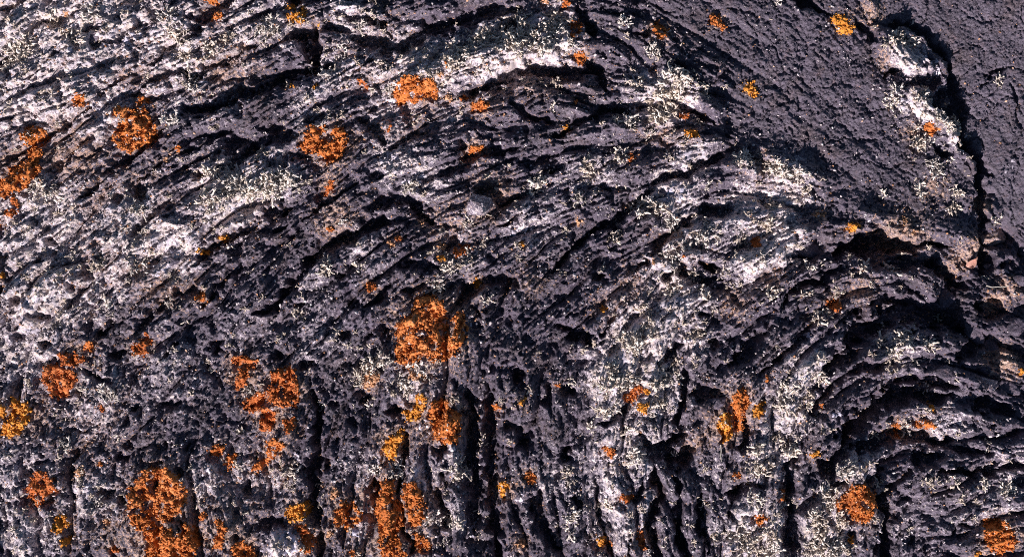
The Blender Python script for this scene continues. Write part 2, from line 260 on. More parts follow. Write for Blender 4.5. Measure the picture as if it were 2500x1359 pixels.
# ------------------------------------------------------------------ orange lichen patches: outline or (x, y, rx, ry, turn); tone 0 rust 1 orange 2 amber 3 peach
ORANGE = [
((517,4,20,7,0),1),((527,41,19,13,20),1),((161,35,7,6,0),3),((203,248,16,16,0),1),([(330,250),(335,240),(352,232),(363,236),(360,252),(340,258)],1),
([(284,264),(315,261),(325,271),(359,264),(369,291),(382,315),(376,338),(355,355),(325,369),(305,372),(284,355),(271,335),(288,315),(298,291),(284,277)],1),
([(71,301),(91,308),(112,321),(122,338),(105,345),(95,345),(78,355),(68,355),(59,335),(64,315)],1),
([(71,359),(101,352),(105,369),(98,399),(112,416),(98,433),(78,455),(54,470),(27,480),(7,484),(-8,484),(-8,440),(20,430),(30,405),(65,395),(70,375)],1),
((45,495,9,15,20),0),((33,520,20,7,10),0),((-2,540,7,16,0),0),((440,365,9,8,0),1),((405,390,6,8,0),3),
([(701,17),(718,3),(728,34),(745,14),(750,37),(745,64),(732,58),(700,54)],2),((777,63,6,5,0),2),
([(870,193),(887,190),(891,206),(901,217),(896,220),(881,206)],0),
([(985,190),(1009,190),(1040,200),(1070,203),(1070,217),(1063,244),(1040,244),(1016,254),(989,250),(965,254),(962,223),(972,203)],1),
((1094,240,13,9,0),3),((1131,240,10,9,0),0),((1171,260,22,14,10),1),
([(766,305),(789,308),(810,321),(823,308),(847,321),(853,355),(840,376),(833,393),(799,399),(789,382),(755,376),(732,362),(745,338)],1),
((1161,364,21,10,15),1),([(795,478),(785,470),(800,455),(806,440),(825,436),(820,450),(812,465)],0),
((949,318,6,8,0),0),((711,210,7,6,0),2),((773,213,7,6,0),2),((1095,165,6,7,0),1),((1078,187,9,6,0),3),
((1330,5,9,8,0),3),((1383,8,9,12,0),0),([(1392,51),(1419,47),(1426,78),(1409,88),(1399,105),(1389,98),(1392,74)],0),
([(1402,127),(1423,129),(1436,139),(1430,149),(1418,161),(1402,152)],1),([(1602,54),(1626,71),(1626,91),(1609,102),(1595,88),(1589,74)],1),
([(1737,37),(1758,37),(1765,58),(1773,73),(1758,73),(1741,61),(1731,54)],1),([(1812,200),(1842,200),(1846,234),(1829,234),(1812,223)],2),
((1687,327,19,11,0),2),((1670,284,14,9,0),0),((1381,313,8,7,0),2),((1540,385,9,9,0),0),((1405,250,6,5,0),1),
([(2029,44),(2039,34),(2063,41),(2077,58),(2083,71),(2077,85),(2050,86),(2039,68)],2),([(2253,305),(2269,301),(2286,318),(2269,333),(2253,318)],1),
((9,673,8,10,0),2),((545,580,11,8,0),2),((497,615,11,8,10),2),((496,724,14,15,0),1),
([(372,809),(369,846),(355,866),(335,868),(323,856),(335,832),(359,822)],0),((217,846,12,11,0),1),
([(140,862),(152,856),(172,860),(203,863),(205,883),(190,897),(170,893),(150,882)],0),
([(108,890),(135,883),(162,899),(179,899),(189,926),(182,946),(166,963),(145,973),(128,963),(115,943),(105,919)],0),
([(555,876),(582,866),(626,876),(628,895),(612,905),(609,926),(606,946),(578,950),(568,928),(585,905),(570,893)],0),
([(1107,612),(1121,599),(1141,592),(1153,602),(1141,616),(1128,626),(1111,633)],0),((1078,629,8,9,0),2),((1078,602,9,9,0),3),
((960,597,8,8,0),3),((971,579,7,6,0),0),((811,560,10,6,0),1),((1029,540,10,6,0),3),((906,700,15,12,0),0),((1164,692,9,15,0),2),
([(1026,721),(1060,717),(1080,734),(1090,758),(1087,782),(1094,788),(1117,765),(1134,761),(1145,792),(1138,829),(1121,853),(1094,873),(1060,883),(1046,866),(1026,876),(1002,893),(975,890),(969,856),(969,809),(975,775),(1006,768),(1006,744),(1016,731)],1),
([(887,919),(904,906),(925,906),(930,923),(914,940),(901,951),(887,943)],3),([(995,909),(1026,906),(1050,912),(1026,926),(1002,923)],3),
([(1026,953),(1046,960),(1043,990),(1033,1007),(1016,1024),(992,1024),(982,1000),(1006,997)],2),
([(1053,977),(1070,970),(1094,973),(1104,1000),(1124,1007),(1128,1034),(1121,1078),(1094,1075),(1083,1082),(1060,1068),(1056,1041),(1046,1011)],1),
([(972,1044),(989,1048),(985,1078),(975,1092),(972,1109),(958,1124),(941,1112),(931,1095),(938,1071),(958,1065)],2),
([(671,902),(698,890),(722,899),(732,933),(735,967),(725,994),(701,990),(681,984),(654,980),(654,950),(661,919)],0),
([(596,985),(610,965),(630,952),(650,958),(645,985),(630,1000),(610,1010),(598,1000)],0),
([(640,994),(657,987),(674,1004),(678,1028),(661,1051),(640,1051),(634,1028)],0),([(694,1021),(725,1014),(728,1034),(715,1055),(698,1048)],0),
([(647,1078),(688,1065),(698,1085),(681,1102),(671,1122),(654,1109)],1),([(630,1119),(650,1116),(657,1129),(640,1146),(615,1155),(612,1140)],1),
([(511,1102),(528,1082),(555,1082),(548,1109),(525,1119)],1),([(558,1109),(582,1105),(579,1132),(555,1149),(548,1132)],1),
([(30,967),(47,963),(54,984),(74,977),(78,1000),(71,1031),(51,1058),(30,1068),(7,1061),(7,1041),(24,1017),(30,1000)],2),
([(-8,980),(24,990),(14,1017),(-8,1035)],2),
([(95,1146),(118,1149),(139,1163),(142,1197),(115,1217),(91,1234),(71,1214),(71,1190),(81,1166)],0),((203,1149,11,16,0),3),((250,1133,8,8,0),1),((255,994,7,12,0),0),
([(142,1254),(159,1251),(173,1268),(176,1281),(159,1288),(145,1302),(135,1285)],2),((165,1318,10,12,0),2),
([(352,1149),(369,1139),(423,1136),(437,1156),(453,1166),(464,1187),(464,1224),(447,1251),(430,1258),(406,1268),(382,1258),(342,1237),(321,1237),(321,1187),(342,1170)],1),
([(321,1251),(342,1244),(372,1262),(386,1275),(416,1281),(450,1268),(480,1275),(487,1305),(494,1315),(487,1349),(474,1370),(355,1370),(365,1332),(362,1305),(338,1271)],1),
((501,1255,11,9,0),1),([(528,1258),(555,1264),(558,1288),(555,1315),(541,1339),(521,1329),(538,1295)],1),
([(572,1325),(589,1312),(606,1335),(626,1342),(628,1370),(569,1370)],1),((281,1339,10,12,0),0),((265,1272,8,10,0),3),
([(698,1237),(722,1231),(738,1224),(755,1220),(759,1254),(745,1268),(722,1268),(708,1271),(698,1258)],2),
([(715,1281),(749,1278),(769,1305),(766,1339),(745,1352),(735,1305)],0),
([(820,1244),(840,1220),(864,1220),(887,1254),(887,1271),(864,1281),(843,1292),(823,1285),(816,1264)],1),((820,1200,9,14,-20),3),
([(921,1180),(935,1166),(965,1170),(969,1197),(958,1217),(985,1224),(989,1281),(972,1298),(979,1325),(1006,1370),(935,1370),(925,1305),(921,1264),(911,1237),(921,1210)],1),
([(982,1176),(1002,1170),(1019,1173),(1036,1204),(1036,1264),(1026,1281),(999,1281),(996,1237),(985,1210)],1),
([(1006,1298),(1023,1298),(1053,1329),(1050,1342),(1013,1346)],1),([(1212,1190),(1229,1166),(1246,1176),(1239,1200),(1229,1214),(1216,1207)],2),
((1212,995,9,10,0),1),((863,1345,8,12,0),1),((805,1301,9,8,0),3),
([(1517,963),(1538,950),(1555,933),(1568,946),(1558,963),(1545,980),(1528,985),(1517,973)],0),([(1551,977),(1578,977),(1575,1000),(1565,1011),(1558,997)],2),((1577,952,9,6,0),2),
([(1460,1082),(1480,1088),(1497,1088),(1501,1102),(1490,1116),(1480,1102)],1),
([(1792,946),(1812,943),(1829,970),(1822,994),(1812,1011),(1812,1055),(1792,1048),(1792,1007),(1778,987)],1),
([(1761,1007),(1785,1007),(1788,1041),(1781,1068),(1761,1082),(1758,1048),(1741,1048)],2),([(1836,984),(1863,977),(1863,1000),(1853,1021),(1839,1017)],2),
([(1274,1160),(1294,1146),(1308,1160),(1304,1187),(1284,1170)],1),((1363,938,8,6,0),1),((1274,977,12,7,20),2),
([(1785,1149),(1805,1139),(1805,1163),(1792,1163)],1),([(1831,1258),(1846,1248),(1870,1254),(1870,1268),(1849,1281)],1),
([(1457,1312),(1477,1308),(1480,1332),(1460,1335)],2),((1490,1328,7,8,0),1),([(1558,1292),(1572,1298),(1578,1332),(1565,1342),(1555,1329)],0),((1528,1212,18,9,0),0),((1272,1326,14,9,0),3),
((1842,592,11,16,0),0),((1665,625,7,6,0),0),((1592,639,7,6,0),3),((1472,755,10,8,0),2),((1410,541,7,7,0),3),((1277,597,9,6,0),2),
([(2060,548),(2073,541),(2093,548),(2090,562),(2077,570),(2063,562)],2),((2203,539,10,9,0),3),((2226,567,9,6,0),3),((1998,524,14,7,10),3),((2033,744,19,15,0),0),((2492,905,11,8,-20),2),
([(2178,1031),(2198,1031),(2205,1051),(2202,1075),(2188,1051)],1),([(2236,1031),(2266,1021),(2283,1038),(2276,1045),(2256,1041),(2242,1048)],1),((2272,994,9,8,0),2),
([(1975,1102),(1989,1095),(1995,1109),(1982,1119)],2),
([(2063,1193),(2077,1173),(2104,1180),(2127,1197),(2141,1210),(2131,1237),(2121,1258),(2090,1271),(2077,1258),(2063,1241),(2043,1248),(2039,1220)],1),
([(2401,1264),(2435,1261),(2456,1275),(2466,1298),(2476,1319),(2469,1339),(2449,1356),(2418,1342),(2401,1325),(2395,1298)],1),
((1910,1205,6,14,0),1),((2003,990,6,5,0),1),((1870,922,5,8,0),1),((2076,1314,8,8,0),2),((2383,1348,7,9,0),2)]
HOLES = [(1032,812,13,11),(1062,843,11,9),(1104,797,7,18),(382,1186,9,18),(370,1226,12,10),(404,1226,8,8),(322,300,7,5),(330,338,7,5),(715,28,6,5),(440,1285,9,16),(1008,235,6,5),(800,335,16,9),(690,955,5,14),(952,1232,7,7),(862,1250,10,9)]

# ------------------------------------------------------------------ pale crust patches: x, y, rx, ry, turn
CRUSTS = [(180,72,45,14,25),(85,95,40,12,30),(80,17,18,12,0),(170,130,28,11,20),(320,95,52,13,22),(245,262,34,20,35),(500,200,8,24,-10),(845,27,28,15,0),(857,162,38,17,20),(985,160,24,13,30),(955,250,25,11,5),(990,262,30,8,0),
(1105,285,18,10,0),(955,385,35,20,20),(1010,440,48,13,15),(740,280,35,13,20),(1195,186,34,9,30),(1372,95,22,18,0),(1290,112,42,14,20),(1680,379,44,17,0),(1673,408,18,8,0),(1683,258,16,12,-20),(1490,225,20,8,20),
(2266,145,26,13,-30),(2290,176,18,15,-20),(2232,166,20,9,-10),(2181,122,14,8,0),(2205,244,20,13,-30),(2232,271,25,11,-30),(2263,267,14,12,0),(2198,203,9,6,0),(1911,400,25,9,-15),(2466,416,11,30,-20),
(423,603,30,26,40),(403,655,17,22,-50),(122,680,25,15,40),(101,734,35,17,35),(78,809,25,17,0),(61,595,18,13,20),(267,514,22,12,40),(484,565,20,9,30),(575,508,25,13,10),(203,731,25,13,50),(480,843,14,10,0),(589,853,12,15,0),
(996,453,25,8,10),(887,592,18,10,0),(874,690,14,12,0),(1148,785,9,22,10),(989,766,16,8,10),(1036,810,13,9,0),(836,751,8,18,0),
(1643,470,34,18,30),(1666,487,24,15,40),(1609,660,34,11,35),(1589,687,19,9,30),(1291,552,40,12,20),(1254,568,18,9,10),(1670,731,38,13,10),(1815,501,16,10,0),(1846,497,14,9,0),(1812,535,20,11,0),(1765,541,14,6,0),(1870,524,16,13,0),
(1815,660,25,11,40),(1812,623,20,12,20),(1842,653,25,9,40),(1578,815,25,8,-10),(1517,873,17,19,0),(1690,829,21,16,0),(1924,501,16,14,0),(1880,474,20,9,0),(1962,484,25,7,5),(2114,541,14,7,0),(2227,555,14,7,10),(2256,592,9,6,0),
(1904,602,38,12,40),(1941,579,20,9,30),(1968,822,22,12,20),(1955,650,14,6,0),(217,1190,21,21,0),(508,1149,20,13,0),(497,1176,14,13,0),(179,1028,14,8,0),(1036,1041,14,25,-15),(1023,1149,25,13,0),(1040,1180,9,17,0),(1104,1092,11,15,0),
(705,1325,32,30,20),(654,1346,25,16,0),(870,1292,15,17,0),(901,1288,13,11,0),(1144,1288,15,28,30),(688,1034,8,13,0),(678,1210,15,15,0),(722,1109,11,13,0),(1530,925,24,17,10),(1497,950,19,11,0),
(1440,1116,15,11,0),(1470,1119,11,11,0),(1497,1045,9,17,0),(1551,1024,13,9,0),(1534,1075,22,8,10),(1578,1156,13,19,0),(1270,1210,13,21,0),(1487,1210,11,9,0),(1873,1014,9,13,0),(1955,916,19,13,0),(2097,1129,27,15,20),
(2117,1156,15,9,0),(2036,1011,20,11,20),(2344,1031,20,7,-15),(2212,1011,18,6,0),(2144,1322,11,19,0),(2452,1116,20,6,5),(1907,1136,11,19,0)]
LILAC = {(170,130),(403,655),(1643,470),(705,1325),(1036,1041),(1144,1288),(2097,1129),(320,95),(1815,501),(1955,916),(1023,1149),(1666,487),(870,1292),(1968,822),(2036,1011)}

# ------------------------------------------------------------------ branching lichen tufts: x, y, reach
TUFTS = [(130,45,25),(225,35,25),(190,95,22),(40,130,30),(62,118,24),(20,150,22),(415,45,22),(440,90,25),(515,120,20),(560,95,18),(455,140,16),(460,188,20),(472,207,24),(420,295,18),(515,420,22),(545,408,20),(572,432,22),(630,470,30),(600,458,28),(660,450,28),(700,440,24),(560,462,25),(520,482,26),(345,510,22),(108,465,24),(135,472,16),
(244,646,18),(342,656,25),(423,678,18),(257,734,18),(416,738,14),(145,792,14),(185,625,12),(267,950,18),(206,953,12),(283,968,15),(166,1082,16),(294,1065,12),(233,1227,20),(616,953,14),(585,1048,15),
(660,57,22),(674,78,18),(640,88,18),(880,61,14),(920,64,8),(836,125,14),(796,180,14),(1105,115,11),(1080,149,16),(1128,145,26),(1148,122,24),(1178,98,22),(1212,102,26),(1236,95,24),(1249,114,24),(1107,164,18),(952,220,16),(1026,190,11),(931,156,14),(715,442,18),(640,372,16),(681,433,18),
(1267,37,18),(1352,54,26),(1367,62,22),(1338,66,20),(1281,74,24),(1301,96,26),(1260,91,22),(1341,100,24),(1325,116,24),(1392,118,14),(1524,58,16),(1355,36,18),
(1592,125,22),(1629,198,28),(1653,186,25),(1662,210,22),(1612,230,22),(1599,250,20),(1619,274,28),(1639,268,24),(1595,274,22),(1645,237,24),(1710,220,20),(1726,236,14),(1545,203,14),(1504,294,12),(1531,294,18),(1585,328,16),(1707,299,10),(1358,203,12),(1348,266,9),(1517,379,20),(1430,403,18),(1443,420,16),(1318,443,18),(1798,389,16),(1822,386,16),(1873,403,13),
(2185,95,22),(2208,98,20),(2232,105,14),(2165,108,14),(2185,220,16),(2263,250,20),(2175,250,18),(2242,233,14),(2290,281,14),(2236,311,12),(2297,298,14),(2310,317,14),(2334,311,14),(2239,349,18),(2259,351,14),(2286,409,24),(2340,338,12),(2439,196,14),(2317,389,10),(1890,5,12),(1904,415,28),(1887,406,24),(1945,423,22),
(670,462,26),(1002,457,20),(800,653,22),(796,633,9),(843,541,14),(1148,548,14),(1178,524,10),(1188,592,14),(1148,629,16),(1094,653,18),(1070,694,20),(1188,731,12),(1087,819,14),(728,768,14),(935,873,20),(907,890,24),(1026,897,20),(1056,882,12),(884,653,12),
(1304,463,16),(1504,578,16),(1511,541,12),(1553,506,25),(1570,498,22),(1609,507,22),(1643,545,20),(1714,582,22),(1751,575,14),(1670,599,18),(1636,616,20),(1646,643,16),(1809,582,16),(1761,667,14),(1693,670,14),(1717,714,18),(1639,707,20),(1744,755,10),(1572,755,18),(1565,822,24),(1517,822,22),(1549,838,20),(1582,792,16),(1646,880,18),(1697,815,20),(1612,900,18),(1494,897,20),(1375,670,12),(1379,568,10),(1859,629,14),(1873,707,11),(1416,490,16),(1724,453,12),(1727,548,14),
(1968,463,14),(1880,504,16),(1873,550,18),(2154,477,9),(2246,467,18),(2324,507,16),(2337,470,14),(1975,653,12),(2104,650,14),(2178,660,14),(1968,717,11),(2043,710,13),(1995,771,20),(1877,717,14),(2016,758,9),(2313,775,10),(2198,826,22),(2154,832,14),(2259,843,18),(2171,866,20),(2229,883,12),(2439,536,10),(1995,873,14),
(877,926,18),(982,926,16),(992,943,18),(786,987,14),(901,984,12),(1111,973,14),(1121,1146,24),(1104,1271,22),(1063,1264,18),(918,1149,16),(965,1149,18),(715,1149,14),(779,1190,10),(1087,1325,9),
(1477,933,25),(1504,916,25),(1536,930,24),(1609,930,22),(1646,919,18),(1470,1004,22),(1504,994,18),(1609,984,18),(1589,1004,16),(1531,1051,14),(1443,1041,14),(1555,1102,18),(1545,1111,20),(1392,926,10),(1389,1163,14),(1396,1254,20),(1392,1295,14),(1477,1237,22),(1727,1237,14),(1849,1088,22),(1859,1143,22),(1829,1136,18),(1839,1214,20),(1795,1305,24),(1815,1324,24),(1849,1298,22),(1859,1346,22),(1748,1305,14),(1582,1349,10),
(1921,943,20),(1999,919,16),(1911,970,22),(1972,970,18),(1911,997,20),(1928,1092,26),(1894,1068,20),(1880,1119,14),(2050,1146,18),(2065,1136,16),(2019,1210,22),(2031,1202,20),(2022,1233,18),(2144,1176,12),(1989,1258,22),(1999,1287,25),(2050,1263,16),(2055,1280,14),(2215,1031,14),(2212,1047,12),(2137,1061,12),(2456,1193,16),(2320,1170,14),(2398,1183,12),(2273,1170,14),(2249,1170,10),(1904,1234,12),(2036,1332,24),(2002,1330,22),(1975,1338,20),(2064,1336,16),(2337,1217,10),(2273,950,10),(2165,1048,9),(1877,1298,20),(1882,1339,20)]

# ------------------------------------------------------------------ loose stones: x, y, rx, ry, height, turn, material, name, label
STONES = [(1170,503,31,27,42,-8,1,"stone","pale angular stone standing up from the dark lava near the centre"),
(1965,607,40,27,26,-8,0,"stone","dark oval block sunk in a hollow beside the white-crusted ridge"),
(2443,580,27,24,34,5,2,"stone","rounded crusted stone ringed by black shadow at the right edge"),
(2322,728,20,28,26,-20,0,"stone","dark rounded stone below left of the dried leaf"),
(2432,849,22,30,26,10,0,"stone","grey egg-shaped stone in the shaded crevice at right"),
(2405,940,30,19,24,-8,1,"stone","oval stone with a white crust spot at the right edge"),
(2467,948,28,17,22,-12,0,"stone","flat dark stone nearest the right edge, beside the white-spotted oval stone"),
(2388,805,20,32,26,15,0,"stone","tilted dark slab stone left of the egg-shaped stone in the crevice"),
(2492,682,19,14,22,0,0,"stone","ridged grey stone cut by the right edge, right of the dried leaf"),
(2486,795,26,24,26,20,0,"stone","ridged stone cut by the right edge, below the tan earth patch"),
(2461,663,9,8,14,0,1,"pebble","small grey pebble right of the dried leaf"),
(2431,652,10,9,14,0,1,"pebble","small pale pebble halfway between dried leaf and grey pebble"),
(2343,708,7,7,12,0,2,"pebble","left one of two small pebbles in the black hole below the leaf"),
(2356,712,7,7,12,0,2,"pebble","right one of two small pebbles in the black hole below the leaf"),
(2300,680,34,11,20,-35,0,"stone","long grey splinter of rock slanting down to the right"),
(2310,910,30,16,20,-10,0,"stone","broad grey stone between the black troughs at lower right"),
(231,93,10,15,18,15,1,"pebble","bluish oval pebble in a dark pit at upper left"),
(426,638,17,11,14,-10,0,"pebble","smooth dark pebble lying on the white crust at left"),
(2057,590,14,9,14,10,0,"pebble","small dark stone at the left end of the long black ledge shadow"),
(2198,1254,9,10,16,0,1,"pebble","small pale pebble beside the vertical black crack at lower right"),
(57,216,5,6,8,0,1,"pebble","tiny cream pebble near the left edge at upper left"),
(1750,985,34,20,24,8,0,"stone","flat-topped grey block left of the tall orange patch at lower right")]

for shape_, tone_ in ORANGE:            # faint orange traces spread round each patch
    if isinstance(shape_, tuple): TAN.append((shape_[0], shape_[1], max(shape_[2], shape_[3]) * 1.5 + 6, .40))
    else:
        xs_ = [p[0] for p in shape_]; ys_ = [p[1] for p in shape_]
        TAN.append((sum(xs_) / len(xs_), sum(ys_) / len(ys_), max(max(xs_) - min(xs_), max(ys_) - min(ys_)) * .62 + 8, .40))
# ------------------------------------------------------------------ the lava sheet as a height field
ST = 2.5
gx = np.arange(-60, 2560.1, ST, dtype=np.float32)
gy = np.arange(-60, 1420.1, ST, dtype=np.float32)
NX, NY = len(gx), len(gy)
X, Y = np.meshgrid(gx, gy)

def bil(A, x, y):
    fx = np.clip((np.asarray(x, dtype=np.float32) - gx[0]) / ST, 0, NX - 1.001)
    fy = np.clip((np.asarray(y, dtype=np.float32) - gy[0]) / ST, 0, NY - 1.001)
    i = fx.astype(np.int32); j = fy.astype(np.int32)
    u = fx - i; v = fy - j
    return (A[j, i] * (1 - u) + A[j, i + 1] * u) * (1 - v) + (A[j + 1, i] * (1 - u) + A[j + 1, i + 1] * u) * v

def box_blur(A, r):
    for ax in (0, 1):
        c = np.cumsum(np.pad(A, [(r + 1, r) if a == ax else (0, 0) for a in (0, 1)], mode='edge'), axis=ax, dtype=np.float64)
        n = A.shape[ax]
        A = ((np.take(c, np.arange(2 * r + 1, 2 * r + 1 + n), axis=ax) - np.take(c, np.arange(0, n), axis=ax)) / (2 * r + 1)).astype(np.float32)
    return A

def inside(poly, x, y):
    r = np.zeros(np.shape(x), dtype=bool)
    n = len(poly)
    for k in range(n):
        x0, y0 = poly[k]; x1, y1 = poly[(k + 1) % n]
        if y0 == y1: continue
        c = ((y0 > y) != (y1 > y)) & (x < (x1 - x0) * (y - y0) / (y1 - y0) + x0)
        r ^= c
    return r

def seg_dist(pts, x, y):
    """distance to a polyline and the run along it (0..1)"""
    best = np.full(np.shape(x), 1e9, dtype=np.float32); run = np.zeros(np.shape(x), dtype=np.float32)
    L = [0]
    for a, b in zip(pts[:-1], pts[1:]): L.append(L[-1] + math.hypot(b[0] - a[0], b[1] - a[1]))
    for k, (a, b) in enumerate(zip(pts[:-1], pts[1:])):
        dx, dy = b[0] - a[0], b[1] - a[1]
        l2 = dx * dx + dy * dy
        t = np.clip(((x - a[0]) * dx + (y - a[1]) * dy) / l2, 0, 1)
        d = np.hypot(x - a[0] - t * dx, y - a[1] - t * dy)
        m = d < best
        best = np.where(m, d, best)
        run = np.where(m, (L[k] + t * math.sqrt(l2)) / L[-1], run)
    return best, run

# flow field (double angles, inverse distance)
q = np.zeros((2, len(gy[::8]), len(gx[::8])), dtype=np.float32); wsum = 0
Xc, Yc = X[::8, ::8], Y[::8, ::8]
for (fx_, fy_, a) in FLOW:
    w = 1.0 / (((Xc - fx_) ** 2 + (Yc - fy_) ** 2) + 900.0) ** 1.6
    q[0] += w * math.cos(2 * math.radians(a)); q[1] += w * math.sin(2 * math.radians(a)); wsum = wsum + w
th_c = 0.5 * np.arctan2(q[1], q[0])
jx = np.clip(np.arange(NX) / 8.0, 0, th_c.shape[1] - 1.001); jy = np.clip(np.arange(NY) / 8.0, 0, th_c.shape[0] - 1.001)
ix, iy = jx.astype(int), jy.astype(int); ux = (jx - ix)[None, :]; uy = (jy - iy)[:, None]
def up(A): return (A[iy][:, ix] * (1 - ux) + A[iy][:, ix + 1] * ux) * (1 - uy) + (A[iy + 1][:, ix] * (1 - ux) + A[iy + 1][:, ix + 1] * ux) * uy
C2, S2 = up(np.cos(2 * th_c)), up(np.sin(2 * th_c))
TH = 0.5 * np.arctan2(S2, C2) + np.clip((Y - 850) / 200, 0, 1) * (.45 * pnoise(X, Y, 95, 13) + .25 * pnoise(X, Y, 45, 14)) + 0.22 * pnoise(X, Y, 150, 11) + 0.25 * pnoise(X, Y, 55, 12)
DX, DY = np.cos(TH).astype(np.float32), (-np.sin(TH)).astype(np.float32)

def lic(wl, half, step, seed, stride=1):
    x0 = X[::stride, ::stride]; y0 = Y[::stride, ::stride]
    acc = pnoise(x0, y0, wl, seed).copy(); wt = 1.0
    for sgn in (1, -1):
        x = x0.copy(); y = y0.copy(); pdx = DX[::stride, ::stride] * sgn; pdy = DY[::stride, ::stride] * sgn
        n = int(half / step)
        for k in range(n):
            x = x + pdx * step; y = y + pdy * step
            i = np.clip(((x - gx[0]) / ST + .5).astype(np.int32), 0, NX - 1); j = np.clip(((y - gy[0]) / ST + .5).astype(np.int32), 0, NY - 1)
            dx = DX[j, i]; dy = DY[j, i]
            s = np.where(dx * pdx + dy * pdy < 0, -1, 1).astype(np.float32)
            pdx = dx * s; pdy = dy * s
            f = 1 - (k + 1) / (n + 1)
            acc += f * pnoise(x, y, wl, seed); wt += f
    acc /= wt
    if stride > 1:
        kx = np.clip((np.arange(NX) / stride), 0, acc.shape[1] - 1.001); ky = np.clip((np.arange(NY) / stride), 0, acc.shape[0] - 1.001)
        a, b = kx.astype(int), ky.astype(int); u = (kx - a)[None, :].astype(np.float32); v = (ky - b)[:, None].astype(np.float32)
        acc = (acc[b][:, a] * (1 - u) + acc[b][:, a + 1] * u) * (1 - v) + (acc[b + 1][:, a] * (1 - u) + acc[b + 1][:, a + 1] * u) * v
    return acc / acc.std()

rope1 = lic(96, 190, 14, 21, 4)
rope2 = lic(34, 105, 9, 22, 2)
rope3 = lic(12, 55, 6, 23, 1)
rope4 = lic(7.5, 22, 3.6, 26, 1)

k_ = np.clip(.5 + 1.6 * pnoise(X, Y, 130, 24), 0, 1)
rope2b = lic(62, 90, 12, 25, 4)
rope2m = rope2 * (1 - k_) + rope2b * k_ * 1.1

slab = np.maximum(inside(TONGUE, X, Y), 0).astype(np.float32)
far = inside(FARSLAB, X, Y).astype(np.float32)
crev = inside(CREVICE, X, Y).astype(np.float32)
slab_s, far_s, crev_s = box_blur(box_blur(slab, 10), 10), box_blur(box_blur(far, 5), 4), box_blur(box_blur(crev, 10), 8)
rough = np.clip(1 - 0.80 * slab_s - 0.95 * far_s, 0.06, 1)

iso = box_blur(box_blur(inside([(-100,830),(480,800),(700,880),(745,950),(745,1500),(-100,1500)], X, Y).astype(np.float32), 20), 20)
low = np.clip((Y - 900) / 250, 0, 1) * .45
RA = (1 - .65 * iso) * (1 - low)
# warped plan coordinates make every edge ragged
wx = X + 9 * pnoise(X, Y, 90, 37) + 7 * pnoise(X, Y, 42, 31) + 5.5 * pnoise(X, Y, 17, 32) + 2.5 * pnoise(X, Y, 8, 33)
wy = Y + 9 * pnoise(X, Y, 90, 38) + 7 * pnoise(X, Y, 42, 34) + 5.5 * pnoise(X, Y, 17, 35) + 2.5 * pnoise(X, Y, 8, 36)

H = np.zeros_like(X)
# broad form
H += 10 * pnoise(X, Y, 420, 41) * (1 - 0.6 * slab_s) + 9 * pnoise(X, Y, 160, 42) * rough
H += 8 * slab_s - 9 * far_s - 34 * crev_s
for pts, w, h in RG:
    xs = [p[0] for p in pts]; ys = [p[1] for p in pts]
    x0, x1 = np.searchsorted(gx, [min(xs) - 3 * w, max(xs) + 3 * w]); y0, y1 = np.searchsorted(gy, [min(ys) - 3 * w, max(ys) + 3 * w])
    if x1 <= x0 or y1 <= y0: continue
    sl = (slice(y0, y1), slice(x0, x1))
    d, t = seg_dist(pts, wx[sl], wy[sl])
    H[sl] += h * np.exp(-(d / w) ** 2) * (0.8 + 0.3 * pnoise(X[sl], Y[sl], 60, 43))
# ropes
H += rough * (34 * np.minimum(np.abs(rope1), 1.6) ** 0.58 - 19) * (.75 + .5 * pnoise(X, Y, 110, 44))
H += RA * (0.03 + rough * 0.97) * (9 * np.minimum(np.abs(rope2m), 1.6) ** 0.65 - 6) * (.8 + .9 * pnoise(X, Y, 70, 45))
H += RA * (0.12 + rough * 0.88) * (4.4 * np.abs(rope3) ** 0.7) * np.clip(.6 + 1.1 * pnoise(X, Y, 80, 46) + .5 * pnoise(X, Y, 30, 47), 0, 1.4)
# lumps and holes
brk = np.abs(pnoise(wx, wy, 60, 51)); H += (1 + .4 * iso) * rough * 9 * np.minimum(brk, .5) ** 0.7
H += (1 + .3 * iso) * rough * 3.5 * np.abs(pnoise(wx, wy, 30, 52)) ** 0.8
H += (0.12 + .2 * rough) * 5 * (np.abs(pnoise(wx, wy, 15, 53)) ** 0.8)
H += (0.32 + .23 * rough) * (3.0 * np.abs(pnoise(wx, wy, 10, 54)) + 2.6 * pnoise(X, Y, 6.5, 58)) + (.05 + .95 * rough) * 1.5 * rope4
def flakes(size, stretch, seed):
    # broken faces: cells drawn out along the flow, each with its own level and tilt
    rr = np.random.RandomState(seed)
    G = 512
    jx_, jy_ = rr.rand(G, G).astype(np.float32), rr.rand(G, G).astype(np.float32)
    lv, tx_, ty_ = [rr.uniform(-1, 1, (G, G)).astype(np.float32) for _ in range(3)]
    x = wx / size + 60; y = wy / size + 60
    xi = np.floor(x).astype(np.int32); yi = np.floor(y).astype(np.int32)
    best = np.full(X.shape, 1e9, np.float32); out = np.zeros_like(X); tl = np.zeros_like(X)
    for a in (-2, -1, 0, 1, 2):
        for b in (-2, -1, 0, 1, 2):
            ii = (xi + a) % G; jj = (yi + b) % G
            dx = x - (xi + a + jx_[jj, ii]); dy = y - (yi + b + jy_[jj, ii])
            u = dx * DX + dy * DY; v = -dx * DY + dy * DX
            d2 = (u / stretch) ** 2 + v * v
            m = d2 < best
            best = np.where(m, d2, best); out = np.where(m, lv[jj, ii], out); tl = np.where(m, dx * tx_[jj, ii] + dy * ty_[jj, ii], tl)
    return out, tl * size
o1, t1_ = flakes(22, 2.6, 1)
H += rough * (3.6 * o1 + .32 * t1_)
o2, t2_ = flakes(9.5, 2.2, 2)
